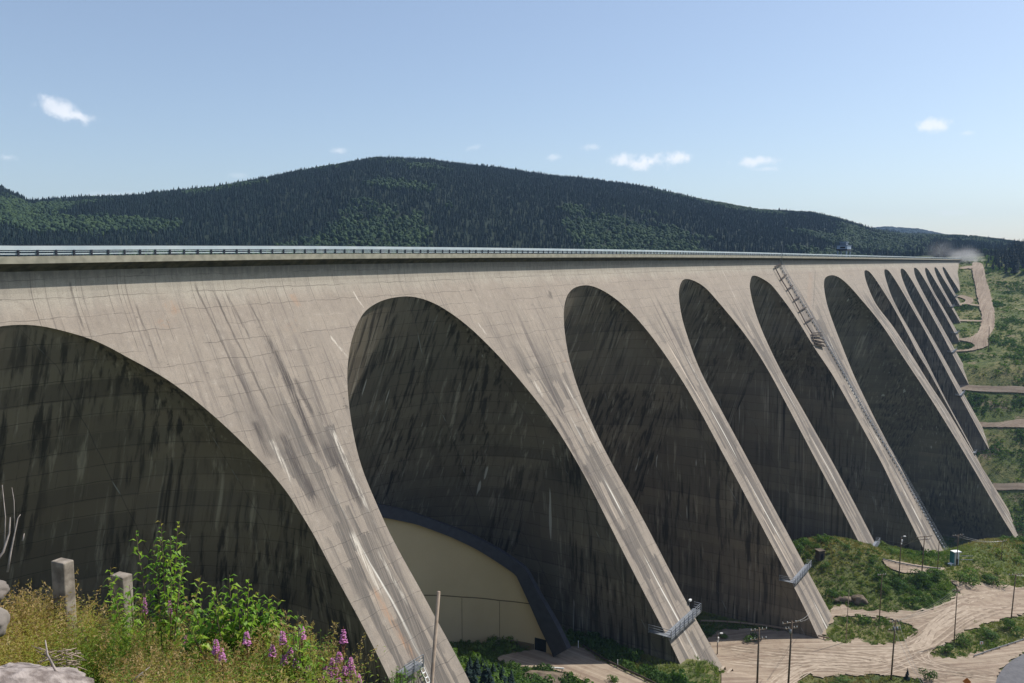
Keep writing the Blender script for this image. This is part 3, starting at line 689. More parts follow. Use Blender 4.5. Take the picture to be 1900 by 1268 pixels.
def sheet(name, outline, holes=(), step=4., lift=.12, mat=None, kind='structure', jit=.9, ax=None, reg=True):
    o = smooth_poly(outline, True, 9, jit); hs = [smooth_poly(h, True, 9, jit) for h in holes]
    A = np.array(o); lo, hi = A.min(0), A.max(0)
    gx, gy = np.meshgrid(np.arange(lo[0], hi[0], step), np.arange(lo[1], hi[1], step)); gx, gy = gx.ravel(), gy.ravel()
    k = pip(gx, gy, o)
    for h in hs: k &= ~pip(gx, gy, h)
    vs = [Vector(p) for p in o]; ed = [(i, (i + 1) % len(o)) for i in range(len(o))]
    for h in hs:
        b = len(vs); vs += [Vector(p) for p in h]; ed += [(b + i, b + (i + 1) % len(h)) for i in range(len(h))]
    vs += [Vector((a, b)) for a, b in zip(gx[k], gy[k])]
    r = delaunay_2d_cdt(vs, ed, [], 0, .01)
    P = np.array([tuple(v) for v in r[0]]); Fc = np.array([f for f in r[2] if len(f) == 3])
    c = P[Fc].mean(1); kk = pip(c[:, 0], c[:, 1], o)
    for h in hs: kk &= ~pip(c[:, 0], c[:, 1], h)
    Fc = Fc[kk]
    Zg = ground(P[:, 0], P[:, 1])
    rr_ = np.hypot(P[:, 0], P[:, 1])
    d = np.array(ax) if ax is not None else np.array([1., 0.]); d = d / np.linalg.norm(d)
    uv = np.stack([P @ np.array([-d[1], d[0]]), P @ d], -1)
    me = mesh_np(name, np.column_stack([P, Zg + lift + rr_ * .0009]), Fc, True, uv)
    ob = link(name, me, mat or M['dirt']); tag(ob, kind=kind)
    if reg: ROADS.append((o, hs))
    return ob
def ribbon(name, line, width, lift=.15, mat=None, reg=True):
    L = smooth_poly(line, False, 8); L = np.array(L)
    d = np.gradient(L, axis=0); d /= np.linalg.norm(d, axis=1)[:, None] + 1e-9; nrm = np.stack([-d[:, 1], d[:, 0]], -1)
    wd = np.interp(np.linspace(0, 1, len(L)), np.linspace(0, 1, len(width)), width) if hasattr(width, '__len__') else np.full(len(L), width)
    m = 7; f = np.linspace(-.5, .5, m); P = L[:, None] + nrm[:, None] * (wd[:, None] * f[None])[..., None]
    s = np.concatenate([[0], np.cumsum(np.linalg.norm(np.diff(L, axis=0), axis=1))])
    Zg = ground(P[..., 0], P[..., 1]) + lift + np.hypot(P[..., 0], P[..., 1]) * .0009
    Zg = np.maximum(Zg, Zg[:, m // 2][:, None] - .0) if False else Zg
    uv = np.stack([wd[:, None] * f[None], np.broadcast_to(s[:, None], (len(L), m))], -1).reshape(-1, 2)
    me = mesh_np(name, np.dstack([P, Zg]).reshape(-1, 3), grid_faces(len(L), m), True, uv)
    ob = link(name, me, mat or M['dirt']); tag(ob, kind='structure')
    if reg: ROADS.append(([*P[:, 0], *P[::-1, -1]], []))
    return ob
def G(pts): return [on_ground(*p) for p in pts]
H1 = G([(1545, 1150), (1590, 1145), (1640, 1148), (1680, 1158), (1702, 1172), (1690, 1185), (1650, 1195), (1612, 1197), (1600, 1188), (1585, 1186), (1575, 1195), (1545, 1192), (1528, 1184)])
H3 = G([(1724, 1216), (1765, 1190), (1800, 1170), (1860, 1150), (1915, 1141), (1980, 1150), (1980, 1163), (1915, 1182), (1862, 1200), (1812, 1213), (1785, 1222), (1748, 1223)])
sand = G([(1345, 1290), (1312, 1225), (1322, 1180), (1352, 1170), (1420, 1170), (1482, 1178), (1530, 1170), (1545, 1128), (1600, 1133), (1680, 1137), (1740, 1128), (1772, 1112), (1778, 1095), (1766, 1080), (1800, 1084), (1850, 1088), (1915, 1093), (2150, 1112), (2350, 1130), (2350, 1165), (2150, 1150), (1990, 1190), (1915, 1212), (1875, 1226), (1852, 1250), (1846, 1290), (1740, 1290), (1720, 1268), (1680, 1259), (1600, 1254), (1530, 1258), (1480, 1264), (1450, 1290), (1400, 1300)])
sheet('dirt_road', sand, [H1, H3], 4., .12, None, ax=(1, .15))
asph = G([(1846, 1300), (1848, 1268), (1856, 1250), (1872, 1232), (1890, 1221), (1915, 1210), (1990, 1194), (2150, 1180), (2350, 1182), (2350, 1230), (2150, 1240), (2050, 1300)])
sheet('asphalt_road', asph, [], 4., .14, M['asphalt'], jit=0)
door_yard = G([(925, 1222), (960, 1212), (1000, 1207), (1042, 1202), (1080, 1204), (1112, 1224), (1150, 1243), (1192, 1262), (1230, 1290), (1180, 1300), (1120, 1290), (1080, 1264), (1045, 1250), (1020, 1243), (980, 1240), (940, 1236)])
sheet('dirt_road', door_yard, [], 3., .1, None, ax=(.75, -.65), jit=.2)
near_b5 = G([(1640, 1040), (1690, 1048), (1730, 1054), (1752, 1056), (1748, 1062), (1700, 1066), (1668, 1062), (1648, 1054)])
sheet('dirt_road', near_b5, [], 4., .12, None, jit=.3)
hill_road = G([(1806, 489), (1804, 494), (1804.5, 508), (1809, 530), (1813, 551), (1817, 568), (1821, 583.5), (1821, 600.6), (1816, 616), (1804.5, 626), (1793, 629.5), (1764, 630.4), (1764, 633), (1782, 634), (1803, 639), (1807, 646), (1793, 651), (1768, 652), (1770, 655), (1796, 653.5), (1817, 650), (1833, 643), (1832, 632), (1838.6, 620.4), (1845, 607.7), (1845.7, 586.4), (1841.4, 565), (1837, 543.8), (1830, 522.6), (1825.8, 501), (1823, 494), (1819, 490)])
sheet('dirt_road', hill_road, [], 7., .4, None, ax=(.56, .83), jit=.5)
sheet('dirt_road', G([(1787.5, 786), (1810, 785), (1853, 786), (1874, 783), (1915, 781), (2080, 782), (2250, 790), (2250, 802), (2080, 798), (1915, 797), (1870, 795), (1838.7, 794.7), (1810, 794.7), (1788, 797)]), [], 5., .3, None, jit=.3)
ribbon('dirt_track', G([(1784, 501), (1794, 498.5), (1804, 498)]), [5, 14, 24], .4)
ribbon('dirt_track', G([(1766, 570), (1785, 567), (1797, 563), (1798, 558), (1790, 554), (1779, 551)]), 7., .4)
ribbon('dirt_track', G([(1797, 566), (1808, 568), (1820, 569.5)]), 5., .4)
ribbon('dirt_track', G([(1762, 596), (1790, 597), (1822, 598)]), 4., .4)
ribbon('dirt_track', G([(1776, 721), (1800, 722), (1850, 724.5), (1915, 727), (2060, 731), (2250, 740)]), 6., .3)
ribbon('dirt_track', G([(1842, 905), (1870, 905.5), (1915, 906), (2060, 905), (2250, 915)]), 5., .3)
# wheel tracks pressed into the sand
TRK = [[(1345, 1202), (1480, 1212), (1600, 1222), (1720, 1240), (1850, 1262)], [(1335, 1235), (1500, 1240), (1620, 1230), (1715, 1200), (1785, 1150), (1905, 1108)],
       [(1556, 1138), (1680, 1147), (1740, 1140), (1815, 1112), (1910, 1100)], [(1600, 1222), (1690, 1206), (1725, 1165), (1785, 1122), (1850, 1100)],
       [(1910, 1122), (1800, 1140), (1722, 1180), (1712, 1215), (1775, 1242), (1850, 1232)], [(1400, 1178), (1500, 1200), (1610, 1206), (1690, 1200), (1740, 1170), (1800, 1130)],
       [(1330, 1215), (1420, 1228), (1540, 1222), (1660, 1240), (1760, 1262)], [(1345, 1255), (1480, 1248), (1620, 1244), (1700, 1225), (1722, 1212)]]
for nm_, mt_, sd_ in (('track_dark', 'track_dark', 3), ('track_light', 'track_light', 9)):
    rg_ = random.Random(sd_); Vt, Ft, b_ = [], [], 0
    for i in range(22):
        base_ = rg_.choice(TRK); ou, ov = rg_.gauss(0, 7), rg_.gauss(0, 5); P_ = G([(a + ou + rg_.gauss(0, 6), b + ov + rg_.gauss(0, 2.5)) for a, b in base_])
        L_ = np.array(smooth_poly(P_, False, 14)); a0_ = rg_.randrange(0, len(L_) // 3); L_ = L_[a0_: a0_ + rg_.randrange(len(L_) // 3, len(L_))]
        d_ = np.gradient(L_, axis=0); d_ /= np.linalg.norm(d_, axis=1)[:, None] + 1e-9; nn_ = np.stack([-d_[:, 1], d_[:, 0]], -1); o0 = rg_.uniform(.14, .34)
        for sd in (-.85, .85):
            l_, r__ = L_ + nn_ * (sd - o0), L_ + nn_ * (sd + o0); P2 = np.stack([l_, r__], 1).reshape(-1, 2)
            ok_ = pip(L_[:, 0], L_[:, 1], ROADS[0][0]) & ~pip(L_[:, 0], L_[:, 1], ROADS[0][1][0]) & ~pip(L_[:, 0], L_[:, 1], ROADS[0][1][1])
            Z2 = ground(P2[:, 0], P2[:, 1]) + .14 + sd_ * .001 + np.hypot(P2[:, 0], P2[:, 1]) * .0009 + i * .0006
            Vt.append(np.column_stack([P2, Z2])); ff_ = grid_faces(len(L_), 2); Ft.append((ff_ + b_)[ok_[:-1] & ok_[1:]]); b_ += len(P2)
    tag(link('tyre_tracks', mesh_np('tyre_tracks', np.concatenate(Vt), np.concatenate(Ft), False), M[mt_]), kind='structure')
# reservoir
wv = np.array([W(-1500, -13, -7.5), W(1175, -13, -7.5), W(2600, -900, -7.5), W(2600, -2600, -7.5), W(-1500, -2600, -7.5)])
me = bpy.data.meshes.new('reservoir_water'); me.from_pydata([tuple(v) for v in wv], [], [(0, 1, 2, 3, 4)])
tag(link('reservoir_water', me, M['water']), kind='structure')

# ---------------------------------------------------------------- light, sky, air, camera
EL = R(48.); SX, SY = .896, .441                    # the sun stands high, ahead and to the right
sun = bpy.data.lights.new('sun', 'SUN'); sun.energy = SUN_E; sun.angle = R(.53); sun.color = (1., .955, .88)
so = bpy.data.objects.new('sun', sun); COL.objects.link(so)
dvec = Vector((SX * math.cos(EL), SY * math.cos(EL), math.sin(EL))).normalized()
so.rotation_euler = dvec.to_track_quat('Z', 'Y').to_euler()
w = bpy.data.worlds.new('World'); w.cycles.sampling_method = 'MANUAL'; w.cycles.sample_map_resolution = 512; S.world = w; w.use_nodes = True; nt = w.node_tree; n = N(nt)
bg = nt.nodes['Background']; bg.inputs['Strength'].default_value = SKY_E
sky = n.n('ShaderNodeTexSky', sky_type='NISHITA'); sky.sun_disc = False; sky.sun_elevation = EL; sky.sun_rotation = math.atan2(SX, SY)
sky.air_density = 1.0; sky.dust_density = SKY_DUST; sky.ozone_density = 1.6; sky.altitude = 300
tc = n.n('ShaderNodeTexCoord').outputs['Generated']
col = n.mix(.16, sky.outputs[0], (4.6, 4.9, 5.7))       # thin high haze pales the blue
# small fair-weather clouds, each a soft lobe of noise around its own direction
ns = n.noise(tc, 55, 5, .62)
def puff(u, v, su, sv, dens=1., tilt=0.):
    global col
    dx, dy, dz = ray(u, v); d = Vector((dx, dy, dz)).normalized()
    rx = Vector((0, 0, 1)).cross(d).normalized() * -1; uy = rx.cross(d).normalized() * 1
    if uy.z < 0: uy = -uy
    c_, s_ = math.cos(tilt), math.sin(tilt)
    rx, uy = rx * c_ + uy * s_, uy * c_ - rx * s_
    def dot(vec):
        x = n.n('ShaderNodeVectorMath', operation='DOT_PRODUCT'); n.L(tc, x.inputs[0]); x.inputs[1].default_value = vec; return x.outputs['Value']
    a = n.math('DIVIDE', dot(rx), su / F); b = n.math('DIVIDE', dot(uy), sv / F)
    rr_ = n.math('SQRT', n.math('ADD', n.math('MULTIPLY', a, a), n.math('MULTIPLY', b, b)))
    f = n.math('SUBTRACT', n.math('MULTIPLY', n.math('SUBTRACT', 1., rr_), 1.3), n.math('MULTIPLY', n.math('SUBTRACT', ns, .5), -3.2))
    f = n.math('MULTIPLY', n.ramp(f, .05, 1.35), dens * .95)
    f = n.math('MULTIPLY', f, n.ramp(rr_, 1.0, 1.6, 1., 0.))
    f = n.math('MULTIPLY', f, n.ramp(dot(d), .8, .9))
    col = n.mix(f, col, CLOUD)
for a in [(115, 203, 46, 20, .75, -.35), (150, 216, 30, 9, .5, -.2), (12, 292, 16, 8, .45), (627, 280, 16, 7, .45), (875, 275, 24, 6, .25, .3), (1030, 292, 22, 8, .4),
          (1098, 273, 24, 10, .45), (1155, 297, 50, 16, .8), (1185, 306, 34, 14, .8), (1240, 297, 44, 17, .85), (1398, 300, 42, 11, .75), (1425, 314, 28, 6, .4), (1727, 233, 32, 14, .75), (1795, 247, 14, 5, .3),
          (200, 362, 60, 10, .22), (440, 326, 20, 6, .18), (1770, 395, 30, 7, .25)]:
    puff(*a)
n.L(col, bg.inputs['Color'])
bm = MB().box((0, 0, 60), (13600, 13600, 700)); hz = bm.build('haze', None); tag(hz, kind='stuff')
hm = bpy.data.materials.new('haze'); hm.use_nodes = True; hnt = hm.node_tree
hnt.nodes.remove(hnt.nodes['Principled BSDF']); pv = hnt.nodes.new('ShaderNodeVolumePrincipled')
pv.inputs['Density'].default_value = HAZE_D; pv.inputs['Color'].default_value = (.42, .66, 1., 1); pv.inputs['Anisotropy'].default_value = .0
hnt.links.new(pv.outputs[0], hnt.nodes['Material Output'].inputs['Volume']); hz.data.materials.clear(); hz.data.materials.append(hm)
cam = bpy.data.cameras.new('camera'); cam.sensor_width = 36; cam.lens = F * 36 / 1900; cam.clip_end = 30000; cam.clip_start = .05
co = bpy.data.objects.new('camera', cam); COL.objects.link(co); co.location = (0, 0, 0); co.rotation_euler = (math.pi / 2 - PI_, 0, 0)
S.camera = co
S.view_settings.view_transform = 'Standard'; S.view_settings.look = 'None'; S.view_settings.gamma = 1; S.view_settings.exposure = EXPO
S.render.resolution_x = 1024; S.render.resolution_y = 683
S.cycles.max_bounces = 6; S.cycles.volume_bounces = 0; S.cycles.transparent_max_bounces = 8; S.cycles.diffuse_bounces = 3
# ---------------------------------------------------------------- things on and around the dam
AZT = math.pi / 2 - TH
def box_tq(mb, t0, t1, q0, q1, z0, z1):
    c = W((t0 + t1) / 2, (q0 + q1) / 2, (z0 + z1) / 2)
    return mb.box(c, (t1 - t0, q1 - q0, z1 - z0), AZT)
def fp(t, h, off=0.):
    return Vector(W(t, float(qface(h)) + off * .873, float(lipz(t)) - h + off * .488))
class Th:
    """a thing: an Empty at its base, parts keep their world place"""
    def __init__(s, name, loc, label, cat, group=None):
        s.o = tag(empty(name, loc), label, cat, group); s.I = Matrix.Translation(-Vector(loc))
    def part(s, mb, name, mat, smooth=False, parent=None):
        o = mb.build(name, mat, None, smooth) if isinstance(mb, MB) else mb
        o.parent = parent or s.o; o.matrix_parent_inverse = s.I if parent is None else Matrix.Identity(4)
        return o
# inspection walkways across the buttress feet
def walkway(k, px, label, lo=0., hi=1., big=1., lamp=False, ladder=None):
    t_, h = on_face(*px)
    tl = float(ARCH[k]['R'](h)); tr = float(ARCH[k + 1]['L'](h)); wd = tr - tl
    a, b = tl + wd * lo - (1.6 if lo == 0 else 0), tl + wd * hi + (1.2 if hi == 1 else 0)
    q = float(qface(h)); z = float(lipz((a + b) / 2)) - h; dq = 1.7 * big
    T = Th('inspection_walkway', W((a + b) / 2, q, z), label, 'walkway', 'walkways bolted across the feet of the buttresses')
    m = MB(); box_tq(m, a, b, q + .1, q + dq, z - .12, z)
    T.part(m, 'deck', M['steel'])
    m = MB(); box_tq(m, a, b, q + dq, q + dq + .14, z - .55 * big, z + .05); box_tq(m, a, b, q + .1, q + .24, z - .5 * big, z - .14)
    T.part(m, 'beam', M['steel'])
    if lo == 0:
        m = MB(); box_tq(m, a, tl - .05, q - 3. * big, q + .1, z - .12, z); T.part(m, 'side_deck', M['steel'])
    for j in range(3):
        m = MB(); zz = z + (.45 + .5 * j) * big
        box_tq(m, a, b, q + dq + .02, q + dq + .12, zz - .05, zz + .05)
        if lo == 0: box_tq(m, a - .05, a + .05, q - 3. * big, q + dq, zz - .05, zz + .05)
        if hi == 1: box_tq(m, b - .05, b + .05, q + .3, q + dq, zz - .05, zz + .05)
        T.part(m, 'rail', M['steel'])
    for x in np.linspace(a, b, 2 + int((b - a) / 2.6)):
        m = MB(); box_tq(m, x - .06, x + .06, q + dq + .12, q + dq + .24, z - .5 * big, z + 1.5 * big); T.part(m, 'post', M['steel'])
    if lo == 0:
        for x in (-2.9,):
            m = MB(); box_tq(m, a - .17, a - .05, q + x * big, q + x * big + .12, z - .2, z + 1.5 * big); T.part(m, 'post', M['steel'])
    if lamp:
        m = MB(); p = W(b - .6, q - .6, z + 1.9); m.tube([W(b - .6, q - .6, z), p], .06)
        T.part(m, 'lamp_arm', M['steel'])
        m = MB().box(W(b - .6, q - .4, z + 2.1), (.9, .5, .35), AZT); T.part(m, 'lamp_head', M['white'])
    if ladder:
        m = MB(); n_ = 12
        for s_ in (0, .75): m.bar(fp(b + s_, h + .2, .5), fp(b + s_ + .6, h + 9, .5), .09)
        T.part(m, 'ladder_stile', M['white'])
        for i in range(n_):
            m = MB(); f = (i + .5) / n_; m.bar(fp(b + .6 * f, h + .2 + 8.8 * f, .5), fp(b + .75 + .6 * f, h + .2 + 8.8 * f, .5), .22, .06)
            T.part(m, 'ladder_rung', M['white'])
    return T
walkway(1, (752, 1236), 'pale steel walkway and white ladder low on the nearest wide buttress, behind the green shrub', .12, .42, ladder=True)
walkway(2, (1270, 1142), 'large steel walkway across the second buttress foot, with a white lamp above it', lamp=True, big=1.15)
walkway(3, (1484, 1058), 'steel walkway across the third buttress foot, above the grass with the dark hut')
walkway(4, (1618, 1011), 'steel walkway across the fourth buttress foot, by the sandy patch behind the dark hut')
walkway(7, (1810, 832), 'small walkway on the first slim buttress behind the far pier of the big arch', big=.9)
walkway(8, (1783, 730), 'small walkway on the second slim far buttress, below the thin dirt track', big=.9)
walkway(9, (1768, 651), 'small walkway at the buttress foot where the wide bend of the far dirt road ends', big=.9)
walkway(10, (1773, 617), 'small walkway above the widest bend of the far dirt road', big=.9)
walkway(11, (1766, 568), 'small walkway at the end of the short looped dirt track', big=.9)
walkway(12, (1773, 549), 'topmost small walkway on the last buttress of the far bank', big=.9)
# stair down the pier left of the big arch, framed by a ladder-like scaffold at the top
sp_ = [(1447, 491.5), (1456, 511.4), (1467.7, 532), (1480, 552.8), (1492.6, 571.8), (1504, 592.5), (1520, 619), (1536, 645), (1562, 690), (1605, 768), (1669, 874), (1712, 950), (1764, 1041)]
sp_ = [on_face(*p) for p in sp_]
T = Th('inspection_stair', fp(*sp_[-1]), 'long steel stair running down the pier left of the biggest arch', 'stair')
hh = np.linspace(sp_[0][1], sp_[-1][1], 60); tt = np.interp(hh, [p[1] for p in sp_], [p[0] for p in sp_])
tt[1:-1] = (tt[:-2] + tt[1:-1] + tt[2:]) / 3
for s_ in (-.9, .9): T.part(MB().tube([fp(t + s_, h, .45) for t, h in zip(tt, hh)], .16, 4), 'stringer', M['steel'])
for s_ in (-.9, .9): T.part(MB().tube([fp(t + s_, h, 1.6) for t, h in zip(tt, hh)], .08, 4), 'handrail', M['steel'])
m = MB()
for h in np.arange(hh[0], hh[-1], 1.6):
    t = float(np.interp(h, hh, tt)); m.bar(fp(t - .9, h, .45), fp(t + .9, h, .45), .55, .08)
o = T.part(m, 'treads', M['steel']); o['kind'] = 'stuff'
for h in np.arange(hh[0], hh[-1], 6.5):
    t = float(np.interp(h, hh, tt)); m = MB()
    for s_ in (-.9, .9): m.bar(fp(t + s_, h, .45), fp(t + s_, h, 1.65), .09)
    T.part(m, 'baluster', M['steel'])
lp = [(1434.6, 497.3), (1446, 519.7), (1457.8, 538.7), (1470, 559.4), (1480, 579), (1491, 600), (1503, 620), (1507.5, 638)]
rp = [(1447, 491.5), (1456, 511.4), (1467.7, 532), (1480, 552.8), (1492.6, 571.8), (1504, 592.5), (1520, 619), (1525, 642)]
T2 = Th('maintenance_scaffold', fp(*on_face(1507, 638)), 'ladder-like scaffold on the face left of the biggest arch, dark slats at its foot', 'scaffold')
T2.part(MB().tube([fp(*on_face(*p), .9) for p in lp], .26, 4), 'side_rail', M['darksteel'])
for i, (a, b) in enumerate(zip(lp, rp)):
    T2.part(MB().bar(fp(*on_face(*a), .9), fp(*on_face(*b), .9), .45, .45), 'crossbar', M['darksteel'])
for a, b in (((1504, 624), (1521, 624)), ((1506, 629), (1523, 632)), ((1509, 634), (1525, 638)), ((1511, 640), (1526, 645))):
    T2.part(MB().bar(fp(*on_face(*a), 1.1), fp(*on_face(*b), 1.1), .9, .5), 'slat', M['darksteel'])
T2.part(MB().tube([fp(*on_face(1447, 493), .9), fp(*on_face(1443, 483.5), 1.4)], .22, 4), 'top_guide', M['steel'])
# hut on the crest and a car beside it
ct = 505.; zc = float(lipz(ct)) + .62
def loc_box(t, q, z, dt, dq, dz): return box_tq(MB(), t - dt / 2, t + dt / 2, q - dq / 2, q + dq / 2, z, z + dz)
def place(u, q):                                     # distance along the dam where column u meets a line q downstream of the lip
    n = D0 - q; a = (u - 950) / F                    # x = t ST - n CT ; depth = (t CT + n ST) CP
    return (a * CP * n * ST + n * CT) / (ST - a * CP * CT)
q_ = -11.; ct = place(1565, q_); zc = float(lipz(ct)) + .62
Hh = Th('control_house', W(ct, q_, zc), 'blue-grey control house on four legs on the crest of the dam', 'control house')
sc = math.hypot(*W(ct, q_, 0)[:2]) * math.cos(R(22)) / F * 1.0
dT = 12.; wq = 6.5
for a in (-1, 1):
    for b in (-1, 1): Hh.part(loc_box(ct + a * dT * .4, q_ + b * wq * .42, zc, .7, .7, 4.8), 'leg', M['bluelight'])
Hh.part(loc_box(ct, q_, zc + 4.8, dT, wq * 1.05, 1.0), 'floor_beam', M['navy'])
Hh.part(loc_box(ct, q_, zc + 5.8, dT * .95, wq, 2.2), 'wall', M['bluelight'])
Hh.part(loc_box(ct, q_, zc + 8.0, dT, wq * 1.1, .35), 'roof', M['bluepaint'])
Hh.part(loc_box(ct + 1, q_ - .3, zc + 8.35, dT * .55, wq * .6, 1.9), 'upper_wall', M['bluepaint'])
Hh.part(loc_box(ct + 1, q_ - .3, zc + 10.25, dT * .6, wq * .7, .3), 'upper_roof', M['bluelight'])
Hh.part(loc_box(ct - dT * .475 - .03, q_ + .5, zc + 6.2, .06, 3.2, 1.1), 'window', M['glass'])
def car(p, rz, label, body, roof):
    T = Th('parked_car', p, label, 'car'); Rm = Matrix.Rotation(rz, 3, 'Z')
    def b(c, s, nm, mt, par=None): return T.part(MB().box(Vector(p) + Rm @ Vector(c), s, rz), nm, mt)
    prof = [(-2.2, .35), (-2.25, .85), (-1.1, .98), (1.9, .98), (2.2, .9), (2.2, .35)]
    m = MB(); vs = [Rm @ Vector((x, y, z)) + Vector(p) for y in (-.9, .9) for x, z in prof]; k = len(prof)
    m.add(vs, [tuple(range(k)), tuple(range(2 * k - 1, k - 1, -1))] + [(i, (i + 1) % k, (i + 1) % k + k, i + k) for i in range(k)]); T.part(m, 'body', body)
    prof = [(-1.15, .97), (-.55, 1.45), (1.35, 1.5), (1.8, .97)]; k = 4
    m = MB(); vs = [Rm @ Vector((x, y * (1 - .12 * (z > 1)), z)) + Vector(p) for y in (-.86, .86) for x, z in prof]
    m.add(vs, [tuple(range(k)), tuple(range(2 * k - 1, k - 1, -1))] + [(i, (i + 1) % k, (i + 1) % k + k, i + k) for i in range(k)]); T.part(m, 'window_band', M['glass'])
    b((.4, 0, 1.52), (1.9, 1.5, .1), 'roof', roof)
    for x in (-1.4, 1.35):
        for y in (-.85, .85):
            c = Rm @ Vector((x, y, .33)) + Vector(p); d = Rm @ Vector((0, .1, 0)); T.part(MB().bar(c - d, c + d, .66, .66, 12), 'wheel', M['black'])
    for y in (-.6, .6): b((-2.24, y, .7), (.05, .3, .16), 'headlight', M['white'])
tc_ = place(1545.5, -3.); car(W(tc_, -3., float(lipz(tc_)) + .63 + .45), AZT, 'small dark car with a white roof on the crest road, left of the control house', M['darksteel'], M['white'])
gp = on_ground(1799, 489.5, 900); car((gp.x, gp.y, gp.z + .5), AZT, 'tiny dark car in the dust cloud at the far end of the dirt road', M['darksteel'], M['darksteel'])
# mast on the crest above the scaffold
tm = place(1448, -.5); m = MB().bar(W(tm, .2, float(lipz(tm)) - 3.), W(tm, .2, float(lipz(tm)) + 6.6), .16); tag(m.build('flag_mast', M['steel']), 'thin bare mast fixed to the crest rail above the scaffold', 'mast')

# ---- clad hall inside the second arch
ca, RC, QC = 120., 32., 22.
def on_cyl(u, v):                                    # far side of an upright cylinder standing in the arch
    dx, dy, dz = ray(u, v); t1, q1 = TQ(0, 0); t2, q2 = TQ(dx, dy); dt, dq = t2 - t1, q2 - q1
    A = dt * dt + dq * dq; B = 2 * ((t1 - ca) * dt + (q1 - QC) * dq); C = (t1 - ca) ** 2 + (q1 - QC) ** 2 - RC * RC
    s = (-B + math.sqrt(max(B * B - 4 * A * C, 0))) / (2 * A); t, q = TQ(s * dx, s * dy)
    return math.atan2(t - ca, QC - q), s * dz
inner = [(690, 957), (710, 959), (770.5, 971), (836, 994), (885, 1016.6), (960, 1064), (986, 1117.7), (1005, 1160), (1028, 1206), (1032, 1216)]
outer = [(690, 932), (700, 934.4), (754, 946.5), (813, 967.7), (868.4, 989), (927, 1020), (976, 1054), (1005, 1108), (1031.5, 1153.6), (1049.5, 1189.5), (1056, 1203)]
pi_ = [on_cyl(*p) for p in inner]; po = [on_cyl(*p) for p in outer]
def cyl(ang, z, r=RC): return Vector(W(ca + r * math.sin(ang), QC - r * math.cos(ang), z))
hall = Th('powerhouse_hall', cyl(pi_[5][0], -88), 'cream clad hall with a dark blue arched roof edge, built inside the second arch', 'hall')
A_ = np.array([p[0] for p in pi_]); Zi = np.array([p[1] for p in pi_]); Ao = np.array([p[0] for p in po]); Zo = np.array([p[1] for p in po])
a0, a1 = A_[0], A_[-1]; am = a0
zb = -98.
mirror = lambda a: a
def wall_strip(name, mat, A, lo, hi, r, th):
    n_ = len(A); V = []
    for rr_ in (r, r + th):
        for zs in (lo, hi): V += [cyl(a, z, rr_) for a, z in zip(A, zs)]
    fs = []
    for i in range(n_ - 1):
        for b_, c_ in ((0, 1), (1, 3), (3, 2), (2, 0)): fs.append((b_ * n_ + i, b_ * n_ + i + 1, c_ * n_ + i + 1, c_ * n_ + i))
    fs += [(0, n_, 3 * n_, 2 * n_), (n_ - 1, 2 * n_ - 1, 4 * n_ - 1, 3 * n_ - 1)]
    return hall.part(MB().add(V, fs), name, mat)
ag = np.linspace(a0, a1, 60); zi = np.interp(ag, A_, Zi)
al = np.linspace(a0 - 1.0, a0, 14)[:-1]; zl = Zi[0] + 0 * al - (a0 - al) ** 2 * 9
AG = np.concatenate([al, ag]); ZI = np.concatenate([zl, zi])
wall_strip('cream_wall', M['cream'], AG, np.full(len(AG), zb), ZI, RC, 1.)
# roof edge: bridges inner to outer trace
k = 60; f = np.linspace(0, 1, k)
def resample(P):
    P = np.array(P); d = np.concatenate([[0], np.cumsum(np.hypot(np.diff(P[:, 0]) * RC, np.diff(P[:, 1])))]); d /= d[-1]
    return np.stack([np.interp(f, d, P[:, 0]), np.interp(f, d, P[:, 1])], -1)
Ri, Ro = resample(pi_), resample(po)
V = [cyl(a, z, RC - 1.2) for a, z in Ri] + [cyl(a, z, RC - .6) for a, z in Ro] + [cyl(a, z, RC + .8) for a, z in Ro] + [cyl(a, z, RC + .5) for a, z in Ri]
fs = [(b_ * k + i, b_ * k + i + 1, ((b_ + 1) % 4) * k + i + 1, ((b_ + 1) % 4) * k + i) for i in range(k - 1) for b_ in range(4)] + [(0, k, 2 * k, 3 * k), (k - 1, 2 * k - 1, 3 * k - 1, 4 * k - 1)]
hall.part(MB().add(V, fs), 'roof_edge', M['navy'])
seam = [on_cyl(*p) for p in [(700, 1098), (787, 1104.7), (855, 1108), (927, 1114.5), (984, 1121)]]
As = np.linspace(seam[0][0], seam[-1][0], 30); Zs = np.interp(As, [p[0] for p in seam], [p[1] for p in seam])
wall_strip('seam', M['cream_low'], As, Zs - .12, Zs + .12, RC - .04, .05)
for u, v0, v1 in ((857, 1110, 1205), (927, 1116, 1200)):
    p = on_cyl(u, v0); wall_strip('seam', M['cream_low'], np.array([p[0] - .0015, p[0] + .0015]), np.array([zb] * 2), np.array([p[1]] * 2), RC - .05, .06)
p0, p1 = on_cyl(927, 1187), on_cyl(991, 1194); q0, q1 = on_cyl(992.5, 1183), on_cyl(1013.5, 1184)
wall_strip('plinth', M['cream_low'], np.linspace(p0[0], p1[0], 8), np.full(8, zb), np.full(8, (p0[1] + p1[1]) / 2), RC - .35, .4)
wall_strip('plinth', M['cream_low'], np.linspace(on_cyl(857, 1203)[0], p0[0], 8), np.full(8, zb), np.full(8, on_cyl(890, 1204)[1]), RC - .30, .35)
wall_strip('doorway', M['black'], np.linspace(q0[0], q1[0], 4), np.full(4, zb), np.full(4, q0[1]), RC - .12, .15)

